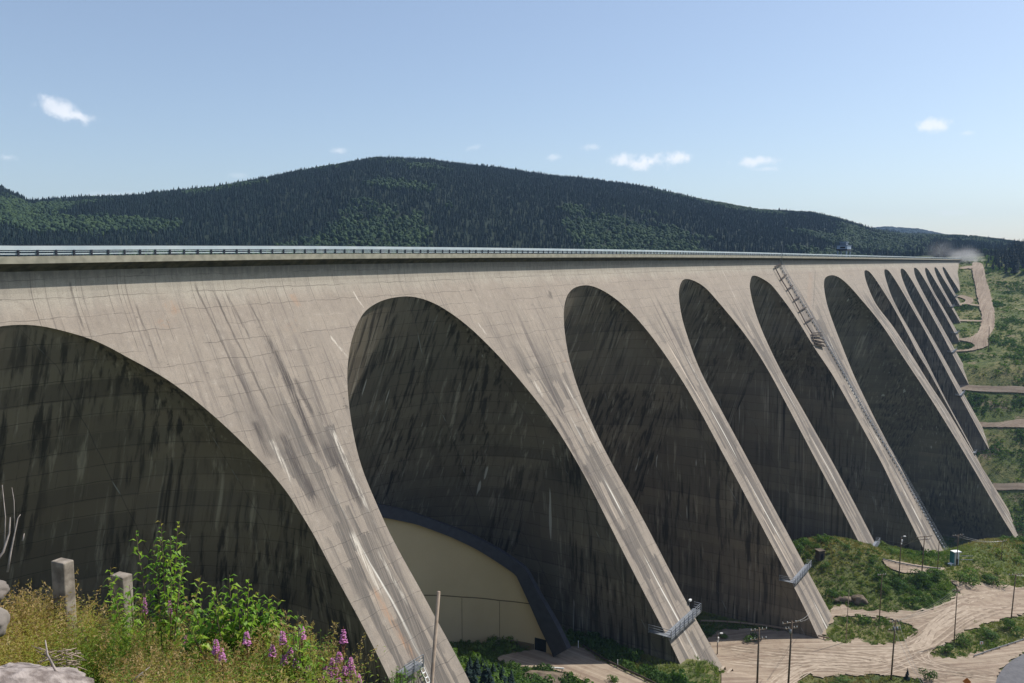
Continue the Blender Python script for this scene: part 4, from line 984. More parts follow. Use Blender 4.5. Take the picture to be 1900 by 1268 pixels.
# ---- road guard rails
def guardrail(px, label, mat=M['steel'], s0=60., hgt=1., every=4.):
    L = smooth_poly([on_ground(*p, s0) for p in px], False, 6); L = np.array(L); z = ground(L[:, 0], L[:, 1])
    P = [Vector((a, b, c)) for (a, b), c in zip(L, z)]
    T = Th('road_guard_rail', P[0], label, 'guard rail', 'guard rails along the dirt roads')
    m = MB()
    for a, b in zip(P[:-1], P[1:]):
        u_ = Vector((0, 0, .75 * hgt)); m.bar(a + u_, b + u_, .12, .36 * hgt)
    T.part(m, 'rail_beam', mat)
    s = 0.; pr = None
    for a, b in zip(P[:-1], P[1:]):
        l = (b - a).length
        while s < l:
            p = a.lerp(b, s / l)
            if pr is None: pr = o = T.part(MB().box((0, 0, .38 * hgt), (.2, .2, 1.0 * hgt)), 'rail_post', M['wood']); pr.matrix_parent_inverse = Matrix.Identity(4)
            else: o = pr.copy(); COL.objects.link(o)
            o.location = p - P[0]; s += every
        s -= l
guardrail([(1082, 1203), (1113, 1224), (1150, 1243), (1195, 1264), (1230, 1282)], 'dark guard rail winding down from the hall inside the second arch', M['darksteel'])
guardrail([(1300, 1157), (1350, 1159), (1420, 1166), (1480, 1177), (1538, 1190)], 'long guard rail before the third arch, along the back of the sandy yard', M['greywood'], hgt=1.25)
guardrail([(1638, 1041), (1670, 1049), (1710, 1056), (1745, 1059)], 'short guard rail by the sandy patch at the foot of the stair pier', M['steel'])
guardrail([(1807, 1222), (1830, 1214), (1860, 1204), (1900, 1191), (1960, 1172)], 'pale guard rail along the asphalt bend at the lower right', M['steel'])

# ---- utility poles
TOPS = {}
def top_at(base, v, u):
    dx, dy, dz = ray(u, v); return math.hypot(base.x, base.y) / math.hypot(dx, dy) * dz
def pole(key, ub, vb, ut, vt, label, arms=(), r=.20, lamp=False, xf=0, mat='wood', s0=60., ang=None):
    b = on_ground(ub, vb, s0); zt = top_at(b, vt, ut)
    dx, dy, dz = ray(ut, vt); k_ = math.hypot(b.x, b.y) / math.hypot(dx, dy)
    tp = Vector((b.x + (k_ * dx - b.x) * .6, b.y + (k_ * dy - b.y) * .6, zt))
    T = Th('utility_pole', b, label, 'utility pole', 'utility poles standing on the valley floor')
    T.part(MB().bar(b - Vector((0, 0, 1)), tp, 2.4 * r, 2.4 * r, 8, r2=.7), 'pole', M[mat], True)
    d = Vector((math.cos(ang or .25), math.sin(ang or .25), 0))
    for (dz_, hw) in arms:
        c = tp - Vector((0, 0, dz_)); m = MB().bar(c - d * hw + Vector((0, .2, 0)), c + d * hw + Vector((0, .2, 0)), .16, .18)
        a = T.part(m, 'crossarm', M['wood'])
        for s_ in (-.92, -.45, .45, .92):
            p = c + d * hw * s_ + Vector((0, .2, .1)); T.part(MB().bar(p, p + Vector((0, 0, .32)), .14, .14, 6), 'insulator', M['white'])
    for i in range(xf):
        p = tp - Vector((.35 - .8 * i, .1, 1.7)); T.part(MB().bar(p, p - Vector((0, 0, 1.0)), .55, .55, 10), 'transformer', M['steel'], True)
    if lamp:
        p = tp; T.part(MB().bar(p, p + Vector((.9, 0, .25)), .09), 'lamp_arm', M['steel']); T.part(MB().box(p + Vector((1.1, 0, .25)), (.8, .4, .25)), 'lamp_head', M['white'])
        T.part(MB().box(p - Vector((-.25, 0, 1.2)), (.45, .4, .6)), 'floodlight', M['white'])
        T.part(MB().box(p - Vector((-.1, 0, 2.2)), (.4, .4, .4)), 'floodlight', M['white'])
    TOPS[key] = (tp, d); return T
pole('a', 1331, 1216, 1331, 1177, 'short pole with white floodlights just right of the second buttress foot', lamp=True, r=.14)
pole('b', 1404, 1292, 1409, 1165, 'tall pole with two crossarms left in the sandy yard, its foot out of frame', [(.6, 1.9), (2.6, 1.9)])
pole('c', 1461, 1294, 1472, 1153, 'tall pole with a wide crossarm beside the third buttress foot, wires to the buttress', [(.5, 2.2), (1.7, 1.4)], xf=1)
pole('d', 1653, 1262, 1664, 1152, 'pole with crossarms and transformers, right of the grassy island, its foot in the lower grass', [(.4, 1.9), (2.6, 1.9)], xf=2)
pole('e', 1569, 1194, 1577, 1095, 'thin bare grey pole standing in the small grassy island', (), r=.11, mat='greywood')
pole('f', 1631, 1157, 1638, 1066, 'slim pole between the grassy island and the grass mound', [(.3, 1.4)], r=.14)
pole('g', 1770, 1193, 1777, 1095, 'slim pole at the tip of the bushy strip beside the asphalt bend', [(.2, 1.5)], r=.15)
pole('h', 1874, 1166, 1888, 1067, 'leaning pole with a T shaped crossarm at the right edge', [(.15, 2.2)], r=.18, ang=.1)
pole('i', 1668, 1072, 1673, 997, 'pole with white floodlights left of the stair pier foot', lamp=True, r=.16)
pole('j', 1710, 1066, 1717, 995, 'pole with a very wide crossarm right before the stair pier', [(.3, 3.2), (1.3, 2.2)], r=.18)
pole('k', 1739, 1066, 1743, 1002, 'thin pole just before the foot of the stair pier', (), r=.13)
pole('l', 1775, 1050, 1778, 993, 'pole with a tilted crossarm before the biggest arch, by the white hoist hut', [(.2, 2.3)], r=.15)
pole('m', 1858, 1040, 1860, 1004, 'short pole before the foot of the far pier of the biggest arch', [(.2, 2.0)], r=.12)
pole('n', 1834, 652, 1835, 606, 'lone thin pole by the bend of the far dirt road', (), r=.3, s0=500)
# cables
def cable(a, b, sag, label, r=.035):
    P = [Vector(a).lerp(Vector(b), i / 14) - Vector((0, 0, sag * 4 * (i / 14) * (1 - i / 14))) for i in range(15)]
    tag(MB().tube(P, r, 3).build('power_cable', M['cable']), label, 'cable', 'power cables strung between the poles')
def top(k, s=0., dz=.3): tp, d = TOPS[k]; return tp + d * s + Vector((0, .2, dz - .5))
for i, s_ in enumerate((-1.6, 0, 1.6)):
    cable(top('g', s_ * .8), top('d', s_), 1.2, 'one of three parallel cables from the asphalt bend pole to the transformer pole')
    cable(top('j', s_ * 1.7), fp(*on_face(1640, 1012), 1) + Vector((0, 0, s_)), 1.5, 'one of three cables from the wide crossarm pole to the fourth buttress')
for s_ in (-1, 1):
    cable(top('c', s_), fp(*on_face(1500, 1142), .5) + Vector((0, 0, s_ * .8)), .6, 'one of two cables from the yard pole to the third buttress foot')
    cable(top('l', s_), top('m', s_), 1., 'one of two cables across the mouth of the biggest arch')
    cable(top('h', s_), Vector(top('h', s_)) + Vector((38, -3, 1)), 1., 'one of two cables leaving the leaning pole to the right')
    cable(top('d', s_), at(1735, 1300, 190), 2., 'one of two cables from the transformer pole down to the lower right')

# ---- small structures of the valley floor
b = on_ground(1521, 1037); d = math.hypot(b.x, b.y) / F
T = Th('valve_hut', b, 'dark brown upright hut with a rusty flat roof on the grassy slope', 'hut')
T.part(MB().box(b + Vector((0, 0, 1.3)), (2.2, 2.2, 3.2), .3), 'wall', M['darksteel']); T.part(MB().box(b + Vector((0, 0, 3.05)), (2.6, 2.6, .3), .3), 'roof', M['brownrock'])
T.part(MB().box(b + Matrix.Rotation(.3, 3, 'Z') @ Vector((0, -1.12, 1.0)), (1.0, .06, 2.0), .3), 'door', M['black'])
b = on_ground(1772, 1047)
T = Th('hoist_hut', b, 'white and teal hoist hut at the foot of the stair pier', 'hut')
T.part(MB().box(b + Vector((0, 0, 2.1)), (1.7, 1.7, 4.6), .2), 'wall', M['white']); T.part(MB().box(b + Vector((-1.15, 0, 2.2)), (.5, 1.7, 4.8), .2), 'teal_panel', M['teal'])
T.part(MB().box(b + Vector((.1, 0, 4.6)), (2.9, 2.2, .3), .2), 'roof', M['white']); T.part(MB().box(b + Vector((.2, -.9, 1.2)), (.8, .2, 2.0), .2), 'door', M['navy'])
T.part(MB().box(b + Vector((-2.6, -1.2, .3)), (2.8, 1.3, .7), .5), 'pipe_stack', M['white'])
for z_ in (1.6, 3.0): T.part(MB().bar(b + Vector((2, 0, z_)), b + Vector((6.5, .4, z_ - .2)), .16), 'handrail', M['steel'])
def rock(name, c, size, seed, mat, label, cat='rock', sub=4, group=None, rough=.5):
    bm_ = bmesh.new(); bmesh.ops.create_icosphere(bm_, subdivisions=sub, radius=1)
    from mathutils import noise as mn
    for v in bm_.verts:
        p = v.co.copy(); f_ = 1 + rough * mn.noise(p * 1.1 + Vector((seed, 0, 0))) + .22 * rough * mn.noise(p * 3.1 + Vector((0, seed, 0))) + .1 * rough * mn.noise(p * 9 + Vector((0, 0, seed)))
        p *= f_
        for nrm in ((.3, .5, .8), (-.7, .2, .6), (.8, -.3, .5), (-.2, -.9, .3)):
            nv = Vector(nrm).normalized(); k_ = p.dot(nv) - .78
            if k_ > 0: p -= nv * k_ * .8
        v.co = Vector((p.x * size[0], p.y * size[1], p.z * size[2])) + Vector(c)
    me = bpy.data.meshes.new(name); bm_.to_mesh(me); bm_.free(); me.polygons.foreach_set('use_smooth', [True] * len(me.polygons))
    return tag(link(name, me, mat), label, cat, group)
b = on_ground(1594, 1117); rock('boulder', b + Vector((0, 0, .8)), (2.4, 2.2, 1.7), 3, M['brownrock'], 'large brown boulder on the grass mound', 'boulder')
b = on_ground(1568, 1115); rock('rock_slab', b + Vector((0, 0, .6)), (3.2, 1.8, .8), 5, M['brownrock'], 'flat dark rock slab left of the brown boulder', 'rock')
b = on_ground(1000, 1272); rock('rock_outcrop', b + Vector((0, 1, .0)), (7, 4, 2.4), 8, M['brownrock'], 'low brown rock outcrop at the bottom edge below the hall door', 'rock', 4)
T = Th('warning_sign', on_ground(1792, 1296), 'orange diamond sign just showing at the bottom edge', 'sign'); b = Vector(T.o.location); zt = top_at(b, 1257, 1792)
T.part(MB().bar(b, Vector((b.x, b.y, zt - .4)), .1), 'post', M['steel'])
T.part(MB().box((b.x, b.y - .07, zt - 1.05), (1.45, .05, 1.45), M=Matrix.Rotation(-.25, 3, 'Z') @ Matrix.Rotation(math.pi / 4, 3, 'Y')), 'sign_face', M['orange'])
T = Th('road_marker', on_ground(1820, 1206), 'small red and white marker in the bushes by the asphalt bend', 'sign'); b = Vector(T.o.location)
T.part(MB().bar(b, b + Vector((0, 0, 2.2)), .1), 'post', M['steel']); T.part(MB().box(b + Vector((0, -.1, 2.1)), (.9, .05, .8)), 'sign_face', M['white']); T.part(MB().box(b + Vector((0, -.14, 2.1)), (.3, .05, .5)), 'red_bar', M['orange'])
for (u, v, lb) in ((1073, 1204, 'white marker post at the top of the winding guard rail'), (1146, 1240, 'white marker post halfway down the winding guard rail')):
    b = on_ground(u, v); tag(MB().bar(b, b + Vector((0, 0, 1.9)), .16).build('marker_post', M['white']), lb, 'marker post', 'white marker posts by the winding guard rail')
b = on_ground(1036, 1248); T = Th('road_barrier', b, 'small white barrier where the hall yard turns sunny', 'barrier')
T.part(MB().bar(b + Vector((-2.6, .3, 1.0)), b + Vector((1.2, -.2, 1.0)), .22), 'barrier_rail', M['white'])
for x in (-1.8, .8): T.part(MB().bar(b + Vector((x, 0, -.3)), b + Vector((x, 0, 1.)), .18), 'leg', M['steel'])

# ---- near things: bare pole, old posts, rocks
hd = 30.; dx, dy, dz = ray(814, 1098); k_ = hd / math.hypot(dx, dy); tp = Vector((k_ * dx, k_ * dy, k_ * dz))
dx, dy, dz2 = ray(801, 1268); k2 = hd / math.hypot(dx, dy); b2 = Vector((k2 * dx, k2 * dy, k2 * dz2)); dr = (b2 - tp).normalized()
gz = float(ground(b2.x, b2.y)); b3 = tp + dr * ((tp.z - gz + 1) / -dr.z)
tag(MB().bar(b3, tp, .21, .21, 10, r2=.62).build('bare_pole', M['greywood'], None, True), 'bare grey wooden pole rising close by, in front of the widest buttress', 'pole')
def opost(u0, u1, u2, v, dist, rz, label, hgt=1.6, sx=.26, sy=.20):
    p = at((u0 + u2) / 2, v, dist); T = MB().box((p.x, p.y, p.z - hgt / 2), (sx, sy, hgt), rz)
    o = T.build('concrete_post', M['post']); bv = o.modifiers.new('b', 'BEVEL'); bv.width = .012; bv.segments = 2
    tag(o, label, 'concrete post')
opost(92, 108, 139, 1040, 9.6, -.42, 'taller square concrete post in the dry weeds, at the left', 1.5, .185, .12)
opost(200, 218, 249, 1066, 10.4, -.42, 'shorter square concrete post half hidden by the leafy bush', 1.3, .20, .135)
p = at(5, 1266, 6.9); rock('rock_slab', p + Vector((-.10, 0, -.15)), (.48, .42, .27), 12, M['whiterock'], 'large pale cracked rock slab in the lower left corner', 'rock', 6, None, .75)
p = at(-14, 1150, 8.2); rock('boulder', p, (.10, .12, .14), 14, M['rock'], 'rounded pale boulder cut by the left edge', 'boulder', 4)
p = at(-8, 1084, 9.6); rock('boulder', p - Vector((0, 0, .05)), (.09, .12, .09), 16, M['rock'], 'grey boulder at the left edge behind the dry weeds', 'boulder', 4)
# ---------------------------------------------------------------- vegetation
def scatter(name, mat, tmpls, which, pos, scl, rot, tint, kind='stuff', label=None, cat=None, smooth=False):
    """merge many copies of small templates (verts, faces, per-vertex tint offset) into one mesh"""
    Vs, Fs, Ts, b = [], [], [], 0
    for k, (tv, tf, tt) in enumerate(tmpls):
        m = which == k
        if not m.any(): continue
        p, s, r, ti = pos[m], scl[m], rot[m], tint[m]
        c, sn = np.cos(r), np.sin(r)
        x = tv[None, :, 0] * c[:, None] - tv[None, :, 1] * sn[:, None]; y = tv[None, :, 0] * sn[:, None] + tv[None, :, 1] * c[:, None]
        v = np.stack([x * s[:, 0:1] + p[:, 0:1], y * s[:, 0:1] + p[:, 1:2], tv[None, :, 2] * s[:, 1:2] + p[:, 2:3]], -1)
        n_, nv = v.shape[:2]
        Vs.append(v.reshape(-1, 3)); Fs.append((tf[None] + (np.arange(n_) * nv)[:, None, None] + b).reshape(-1, tf.shape[1])); b += n_ * nv
        Ts.append(np.clip(ti[:, None] + tt[None], 0, 1).ravel())
    me = mesh_np(name, np.concatenate(Vs), np.concatenate(Fs), smooth, attr={'tint': np.concatenate(Ts)})
    o = link(name, me, mat)
    return tag(o, label, cat, kind=kind)
def spruce_t(seed, tiers=4, sides=7):
    rg = np.random.default_rng(seed); V, Fc, T = [], [], []
    for i in range(tiers):
        z0 = .08 + .78 * i / tiers; z1 = z0 + (1.25 / tiers if i < tiers - 1 else .92 - z0 + .08); z1 = min(z1, 1.)
        if i == tiers - 1: z1 = 1.
        rad = .17 * (1 - .8 * i / tiers) + .012; b = len(V)
        for j in range(sides):
            a = 2 * math.pi * (j + .4 * i) / sides; q = rad * rg.uniform(.65, 1.2)
            V.append((q * math.cos(a), q * math.sin(a), z0 + rg.uniform(-.03, .03))); T.append(rg.uniform(-.05, .05))
        V.append((0, 0, z1)); T.append(.05)
        Fc += [(b + j, b + (j + 1) % sides, b + sides) for j in range(sides)]
    return np.array(V), np.array(Fc), np.array(T)
def round_t(seed):
    bm_ = bmesh.new(); bmesh.ops.create_icosphere(bm_, subdivisions=2, radius=.5); rg = np.random.default_rng(seed)
    V = np.array([tuple(v.co) for v in bm_.verts]); Fc = np.array([[v.index for v in f.verts] for f in bm_.faces]); bm_.free()
    V = V * rg.uniform(.72, 1.2, (len(V), 1)); V[:, 2] = V[:, 2] + .5; V[:, :2] *= .75
    return V, Fc, rg.uniform(-.07, .07, len(V))
def clump_t(seed, n_, flat=.6, leaf=.22):
    rg = np.random.default_rng(seed); V, Fc, T = [], [], []
    # a few lobes so that the outline is uneven
    lob = [(rg.uniform(-.5, .5), rg.uniform(-.5, .5), rg.uniform(.2, .9) * flat, rg.uniform(.35, .6)) for _ in range(5)]
    for i in range(n_):
        lx, ly, lz, lr = lob[rg.integers(5)]; d = rg.normal(size=3); d /= np.linalg.norm(d); d[2] = abs(d[2]) * .9 - .1
        p = np.array([lx, ly, lz]) + d * lr * rg.uniform(.7, 1.05); p[2] = max(p[2], .02)
        u = np.cross(d, rg.normal(size=3)); u /= np.linalg.norm(u); w_ = np.cross(d, u); s = leaf * rg.uniform(.6, 1.3)
        b = len(V); V += [p - u * s * .5, p + w_ * s * .4, p + u * s * .5 + d * s * .2, p - w_ * s * .4]; Fc.append((b, b + 1, b + 2, b + 3)); tt = rg.uniform(-.12, .12); T += [tt] * 4
    return np.array(V), np.array(Fc), np.array(T)
# --- the wooded hills behind the reservoir: far too many trees to count
NT = 84000
a_ = RNG.uniform(-.60, .66, NT * 2); rq = np.sqrt(RNG.uniform(760 ** 2, 2750 ** 2, NT * 2))
x = rq * np.sin(a_); y = rq * np.cos(a_); px = px_of_az(a_)
rc = np.interp(px, [-600, 300, 800, 1400, 1700, 2800], [1750, 1800, 1900, 2000, 2300, 2600]); rs = np.interp(px, [-600, 800, 1400, 1700, 1790, 2800], [800, 900, 1050, 1250, 1300, 1500])
t_, q_a = TQ(x, y)
k = (rq > rs - 5) & (rq < rc + 60) & ((q_a < -85) | (t_ > 1215)); x, y, rq, px = [v[k] for v in (x, y, rq, px)]; 
z = ground(x, y); k = z > -8; x, y, z, px, rq = [v[k][:NT] for v in (x, y, z, px, rq)]
dec = fbm(x / 170, y / 170, 21, 4) + .10 * np.clip((px - 1250) / 400, 0, 1.6) - .10 * np.clip((z - 90) / 90, 0, 1) + .15 * fbm(x / 30, y / 30, 23, 2)
isd = dec > .17 - RNG.uniform(-.06, .12, len(x))
h = np.where(isd, RNG.uniform(5, 8.5, len(x)), RNG.uniform(5.5, 10.5, len(x)) * RNG.choice([1, 1, 1, 1, 1, 1.3], len(x)))
wd = np.where(isd, h * RNG.uniform(.8, 1.1, len(x)), h * RNG.uniform(.95, 1.35, len(x)))
which = np.where(isd, RNG.integers(3, 5, len(x)), RNG.integers(0, 3, len(x)))
tint = np.where(isd, RNG.uniform(.6, 1.0, len(x)) + .08 * fbm(x / 60, y / 60, 31, 2), RNG.uniform(0, .42, len(x)))
TM = [spruce_t(1, 3, 6), spruce_t(2, 3, 6), spruce_t(3, 4, 5), round_t(4), round_t(5)]
scatter('forest', M['forest'], TM, which, np.column_stack([x, y, z - .5]), np.column_stack([wd, h]), RNG.uniform(0, 6.28, len(x)), tint, 'stuff', 'dense spruce and birch forest covering the hills behind the dam', 'forest')
az2 = RNG.uniform(.33, .56, 9000); r2 = RNG.uniform(4300, 5350, 9000); x2, y2 = r2 * np.sin(az2), r2 * np.cos(az2); z2 = ground(x2, y2); k = z2 > 60; x2, y2, z2 = x2[k], y2[k], z2[k]
if len(x2): scatter('forest', M['forest'], TM, RNG.integers(0, 5, len(x2)), np.column_stack([x2, y2, z2 - 1]), np.column_stack([np.full(len(x2), 30.), RNG.uniform(12, 20, len(x2))]), RNG.uniform(0, 6.28, len(x2)), RNG.uniform(0, .5, len(x2)), 'stuff', 'bluish far ridge forest above the end of the dam', 'forest')
# --- wood at the far end on the right, seen tree by tree in front
WT = [spruce_t(11, 6, 8), spruce_t(12, 6, 8), spruce_t(13, 7, 7)]
# scrub over the valley and the far bank
def solid(t, q, z):
    """inside the concrete: not within the free room of any arch, and behind the face"""
    h = np.clip(lipz(t) - z, 0, 400); free = q > qface(h) + 1.2
    for a in ARCH:
        l, r_ = a['L'](h), a['R'](h); w_ = np.maximum(r_ - l, .1); c = (l + r_) / 2; d = depth(h, a); r0 = np.minimum(d, w_ / 2)
        e = np.clip(1 - ((t - c) / (w_ / 2)) ** 2, 0, 1) ** .5
        free |= (t > l + 1) & (t < r_ - 1) & (q > qface(h) - d + r0 - r0 * e + 1.5) & (h > a['hc'])
    return ~(free | (t > TEND))
def on_road(x, y, pad=0.):
    r = np.zeros(x.shape, bool)
    for o, hs in ROADS:
        m = pip(x, y, o)
        for h_ in hs: m &= ~pip(x, y, h_)
        r |= m
    return r
def road_near(x, y, d):
    m = on_road(x, y)
    for a in np.linspace(0, 2 * math.pi, 6, endpoint=False): m |= on_road(x + d * math.cos(a), y + d * math.sin(a))
    return m
NB = 60000
t = np.concatenate([RNG.uniform(190, 1190, NB * 2 - 9000), RNG.uniform(100, 190, 9000)]); q = np.concatenate([RNG.uniform(-30, 300, NB * 2 - 9000), RNG.uniform(-25, 75, 9000)]); n_ = D0 - q
x = t * ST - n_ * CT; y = t * CT + n_ * ST; z = ground(x, y)
dep = y * CP - z * SP; u = 950 + F * x / dep; v = 634 - F * (y * SP + z * CP) / dep
k = (u > 560) & (u < 2500) & (v < 1420); x, y, z, t, q, u, v = [a[k] for a in (x, y, z, t, q, u, v)]
k = ~solid(t, q, z) & ~((t > 158) & (t < 206) & (q > 38) & (q < 80)); x, y, z, t, q = [a[k] for a in (x, y, z, t, q)]
dns = fbm(x / 22, y / 22, 41, 4) - .04 + np.where(t < 190, .12, 0) - np.where((t > 190) & (np.hypot(x, y) < 420), .10, 0)
s = RNG.uniform(.35, 1.1, len(x)) + np.clip(dns, 0, .5) * 3.2 * RNG.uniform(.3, 1, len(x))
k = (dns > RNG.uniform(-.38, .22, len(x))) & ~on_road(x + 1.6 * fbm(x / 3, y / 3, 81, 2), y + 1.6 * fbm(x / 3, y / 3, 83, 2)); x, y, z, s, t, dns = [a[k] for a in (x, y, z, s, t, dns)]
big = s > 1.0; kk = ~(big & road_near(x, y, 1.6)); x, y, z, s, t, dns = [a[kk] for a in (x, y, z, s, t, dns)]
x, y, z, s, t, dns = [a[:NB] for a in (x, y, z, s, t, dns)]
s = np.where((RNG.uniform(0, 1, len(s)) < .05) & ~road_near(x, y, 2.5), s + RNG.uniform(.8, 1.9, len(s)), s)
rr_ = np.hypot(x, y); nearm = rr_ < 420
CT_ = [clump_t(i, 90, .75, .26) for i in range(4)]; CF_ = [clump_t(10 + i, 26, .75, .5) for i in range(4)]
tint = np.clip(.45 - dns * .9 + .35 * fbm(x / 9, y / 9, 43, 2) + RNG.uniform(-.15, .15, len(x)), 0, 1)
for m, TT, nm in ((nearm, CT_, 'near'), (~nearm, CF_, 'far')):
    sc_ = np.column_stack([s[m], s[m] * RNG.uniform(.8, 1.3, m.sum())])
    scatter('scrub_undergrowth', M['scrub'], TT, RNG.integers(0, 4, m.sum()), np.column_stack([x[m], y[m], z[m] - .1]), sc_, RNG.uniform(0, 6.28, m.sum()), tint[m], 'stuff',
            'low green scrub around the sandy yards and poles' if nm == 'near' else 'green scrub all over the far bank beside the dusty road', 'scrub')
# short grass between the bushes, nearer half only
NG = 130000
t = RNG.uniform(100, 480, NG); q = RNG.uniform(-30, 190, NG); n_ = D0 - q; x = t * ST - n_ * CT; y = t * CT + n_ * ST; z = ground(x, y)
k = ~solid(t, q, z) & ~on_road(x + 2.6 * fbm(x / 2.5, y / 2.5, 85, 3), y + 2.6 * fbm(x / 2.5, y / 2.5, 87, 3)) & ((t > 190) | (q < 75)); x, y, z = x[k], y[k], z[k]
gt = []
for sd in range(3):
    rg = np.random.default_rng(60 + sd); V, Fc = [], []
    for i in range(9):
        a = rg.uniform(0, 6.28); r0 = rg.uniform(0, .35); l = rg.uniform(.5, 1.); b = len(V); c_, s_ = math.cos(a), math.sin(a)
        p = np.array([r0 * c_, r0 * s_, 0]); V += [p + [-.1 * s_, .1 * c_, 0], p + [.1 * s_, -.1 * c_, 0], p + [.35 * c_, .35 * s_, l]]; Fc.append((b, b + 1, b + 2))
    gt.append((np.array(V), np.array(Fc), rg.uniform(-.1, .1, len(V))))
tint = np.clip(.62 + .9 * fbm(x / 26, y / 26, 51, 3) + RNG.uniform(-.1, .1, len(x)), .2, 1)
M['meadow'] = mat_leaf('meadow_grass', [(.06, .11, .022), (.11, .17, .034), (.19, .215, .055), (.26, .21, .085)], .38, rough=.9)
scatter('meadow_grass', M['meadow'], gt, RNG.integers(0, 3, len(x)), np.column_stack([x, y, z]), np.column_stack([RNG.uniform(.7, 1.3, len(x)), RNG.uniform(.35, .9, len(x))]), RNG.uniform(0, 6.28, len(x)), tint, 'stuff', 'short olive grass on the mound and islands between the sandy tracks', 'grass')

DK = []
for i, (u_, v_, h_) in enumerate([(868, 1262, 9), (884, 1240, 8), (902, 1264, 10), (915, 1246, 7), (932, 1266, 9), (895, 1230, 6), (872, 1228, 6), (948, 1258, 7), (925, 1232, 5), (910, 1290, 10), (880, 1290, 10), (945, 1284, 8)]):
    DK.append((u_, v_, h_))
# --- single bushes and trees of the valley floor
def shrub(u, v, w_, h_, label, s0=60., tn=.25, group=None, seed=0, cat='bush', name='bush'):
    b = on_ground(u, v, s0); T = tag(empty(name, b), label, cat, group)
    tv, tf, tt = clump_t(200 + seed, 420, .8, .15)
    me = mesh_np('foliage', tv * np.array([w_ / 1.6, w_ / 1.6, h_ / 1.25]), tf, False, attr={'tint': np.clip(tt + tn, 0, 1)}); link('foliage', me, M['scrub'], T)
    m = MB()
    for i in range(5):
        a = i * 1.3; m.tube([(0, 0, -.2), (.15 * w_ * math.cos(a), .15 * w_ * math.sin(a), h_ * .3), (.3 * w_ * math.cos(a), .3 * w_ * math.sin(a), h_ * .7)], .05 * w_ ** .5, 4, .02)
    m.build('stem', M['bark'], T); return T
for i, a in enumerate([
    (1318, 1178, 5.5, 3.6, 'dense dark green bush touching the right edge of the second buttress foot'),
    (1393, 1190, 4.6, 3.2, 'round green bush alone in the sandy yard below the dark guard rail'),
    (1345, 1186, 3.2, 2.0, 'small olive bush between the two green bushes of the sandy yard'),
    (1545, 1108, 5.0, 3.4, 'bush on the mound just left of the flat dark rock slab'),
    (1532, 1052, 4.2, 2.4, 'low bush below the dark brown hut'),
    (1640, 1098, 4.6, 3.0, 'round bush on the mound right of the brown boulder'),
    (1700, 1078, 7.0, 4.2, 'dark bush in front of the stair pier foot'),
    (1735, 1076, 7.5, 4.6, 'large dark bush right of the stair pier foot, left of the hoist hut'),
    (1790, 1082, 9.0, 5.2, 'big dense bush on the ridge below the hoist hut'),
    (1845, 1085, 7.5, 4.2, 'wide bush on the ridge before the biggest arch, left of the leaning pole'),
    (1755, 1212, 5.0, 3.2, 'bush at the left tip of the strip beside the asphalt bend'),
    (1792, 1200, 5.5, 3.6, 'tall bush behind the slim pole of the bushy strip'),
    (1838, 1188, 6.0, 3.8, 'bush in the middle of the strip above the pale guard rail'),
    (1872, 1168, 5.5, 4.2, 'dark bush at the foot of the leaning pole'),
    (1890, 1180, 5.0, 3.2, 'bush at the right edge above the pale guard rail'),
    (1718, 1262, 4.0, 3.6, 'loose bush at the bottom edge right of the small spruce'),
    (1560, 1268, 6.0, 1.6, 'low wide bush along the bottom edge of the sandy yard'),
    (1135, 1268, 2.6, 2.0, 'bright bush at the bottom edge below the winding guard rail')]):
    shrub(*a, seed=i, tn=.15 + .1 * (i % 3))
def spruce_obj(b, h, seed, label, group=None, wide=1.):
    """one conifer: trunk and a crown of drooping boughs"""
    T = tag(empty('spruce_tree', b), label, 'tree', group); rg = np.random.default_rng(seed)
    V, Fc, Tt = [], [], []
    nl = 16
    for i in range(nl):
        zc = h * (.10 + .88 * i / nl); rad = h * .17 * wide * (1 - i / nl) ** .85 + h * .012; nb = 9 if i < nl * .7 else 6
        for j in range(nb):
            a = rg.uniform(0, 6.28); L = rad * rg.uniform(.65, 1.15); c_, s_ = math.cos(a), math.sin(a); wv_ = L * .32 + h * .008; dz_ = -L * rg.uniform(.15, .5)
            b_ = len(V); V += [(0, 0, zc + h * .035), (L * .55 * c_ - wv_ * s_, L * .55 * s_ + wv_ * c_, zc + dz_ * .3), (L * c_, L * s_, zc + dz_), (L * .55 * c_ + wv_ * s_, L * .55 * s_ - wv_ * c_, zc + dz_ * .3)]
            Fc.append((b_, b_ + 1, b_ + 2, b_ + 3)); tt = rg.uniform(.0, .5); Tt += [tt] * 4
    link('crown', mesh_np('crown', np.array(V), np.array(Fc), False, attr={'tint': np.array(Tt)}), M['forest'], T)
    MB().bar((0, 0, -.5), (0, 0, h * .97), h * .03, h * .03, 6, r2=.15).build('trunk', M['bark'], T)
    return T
for i, (u_, v_, h_) in enumerate(DK):
    b = on_ground(u_, v_ + 22); spruce_obj(b, h_ * .62, 300 + i, 'one of the small dark spruces beside the widest buttress, below the hall yard', 'dark spruces below the hall', 1.9)
b = on_ground(1683, 1262); spruce_obj(b, 3.6, 5, 'small dark spruce standing alone at the bottom edge of the sandy yard', wide=1.5)
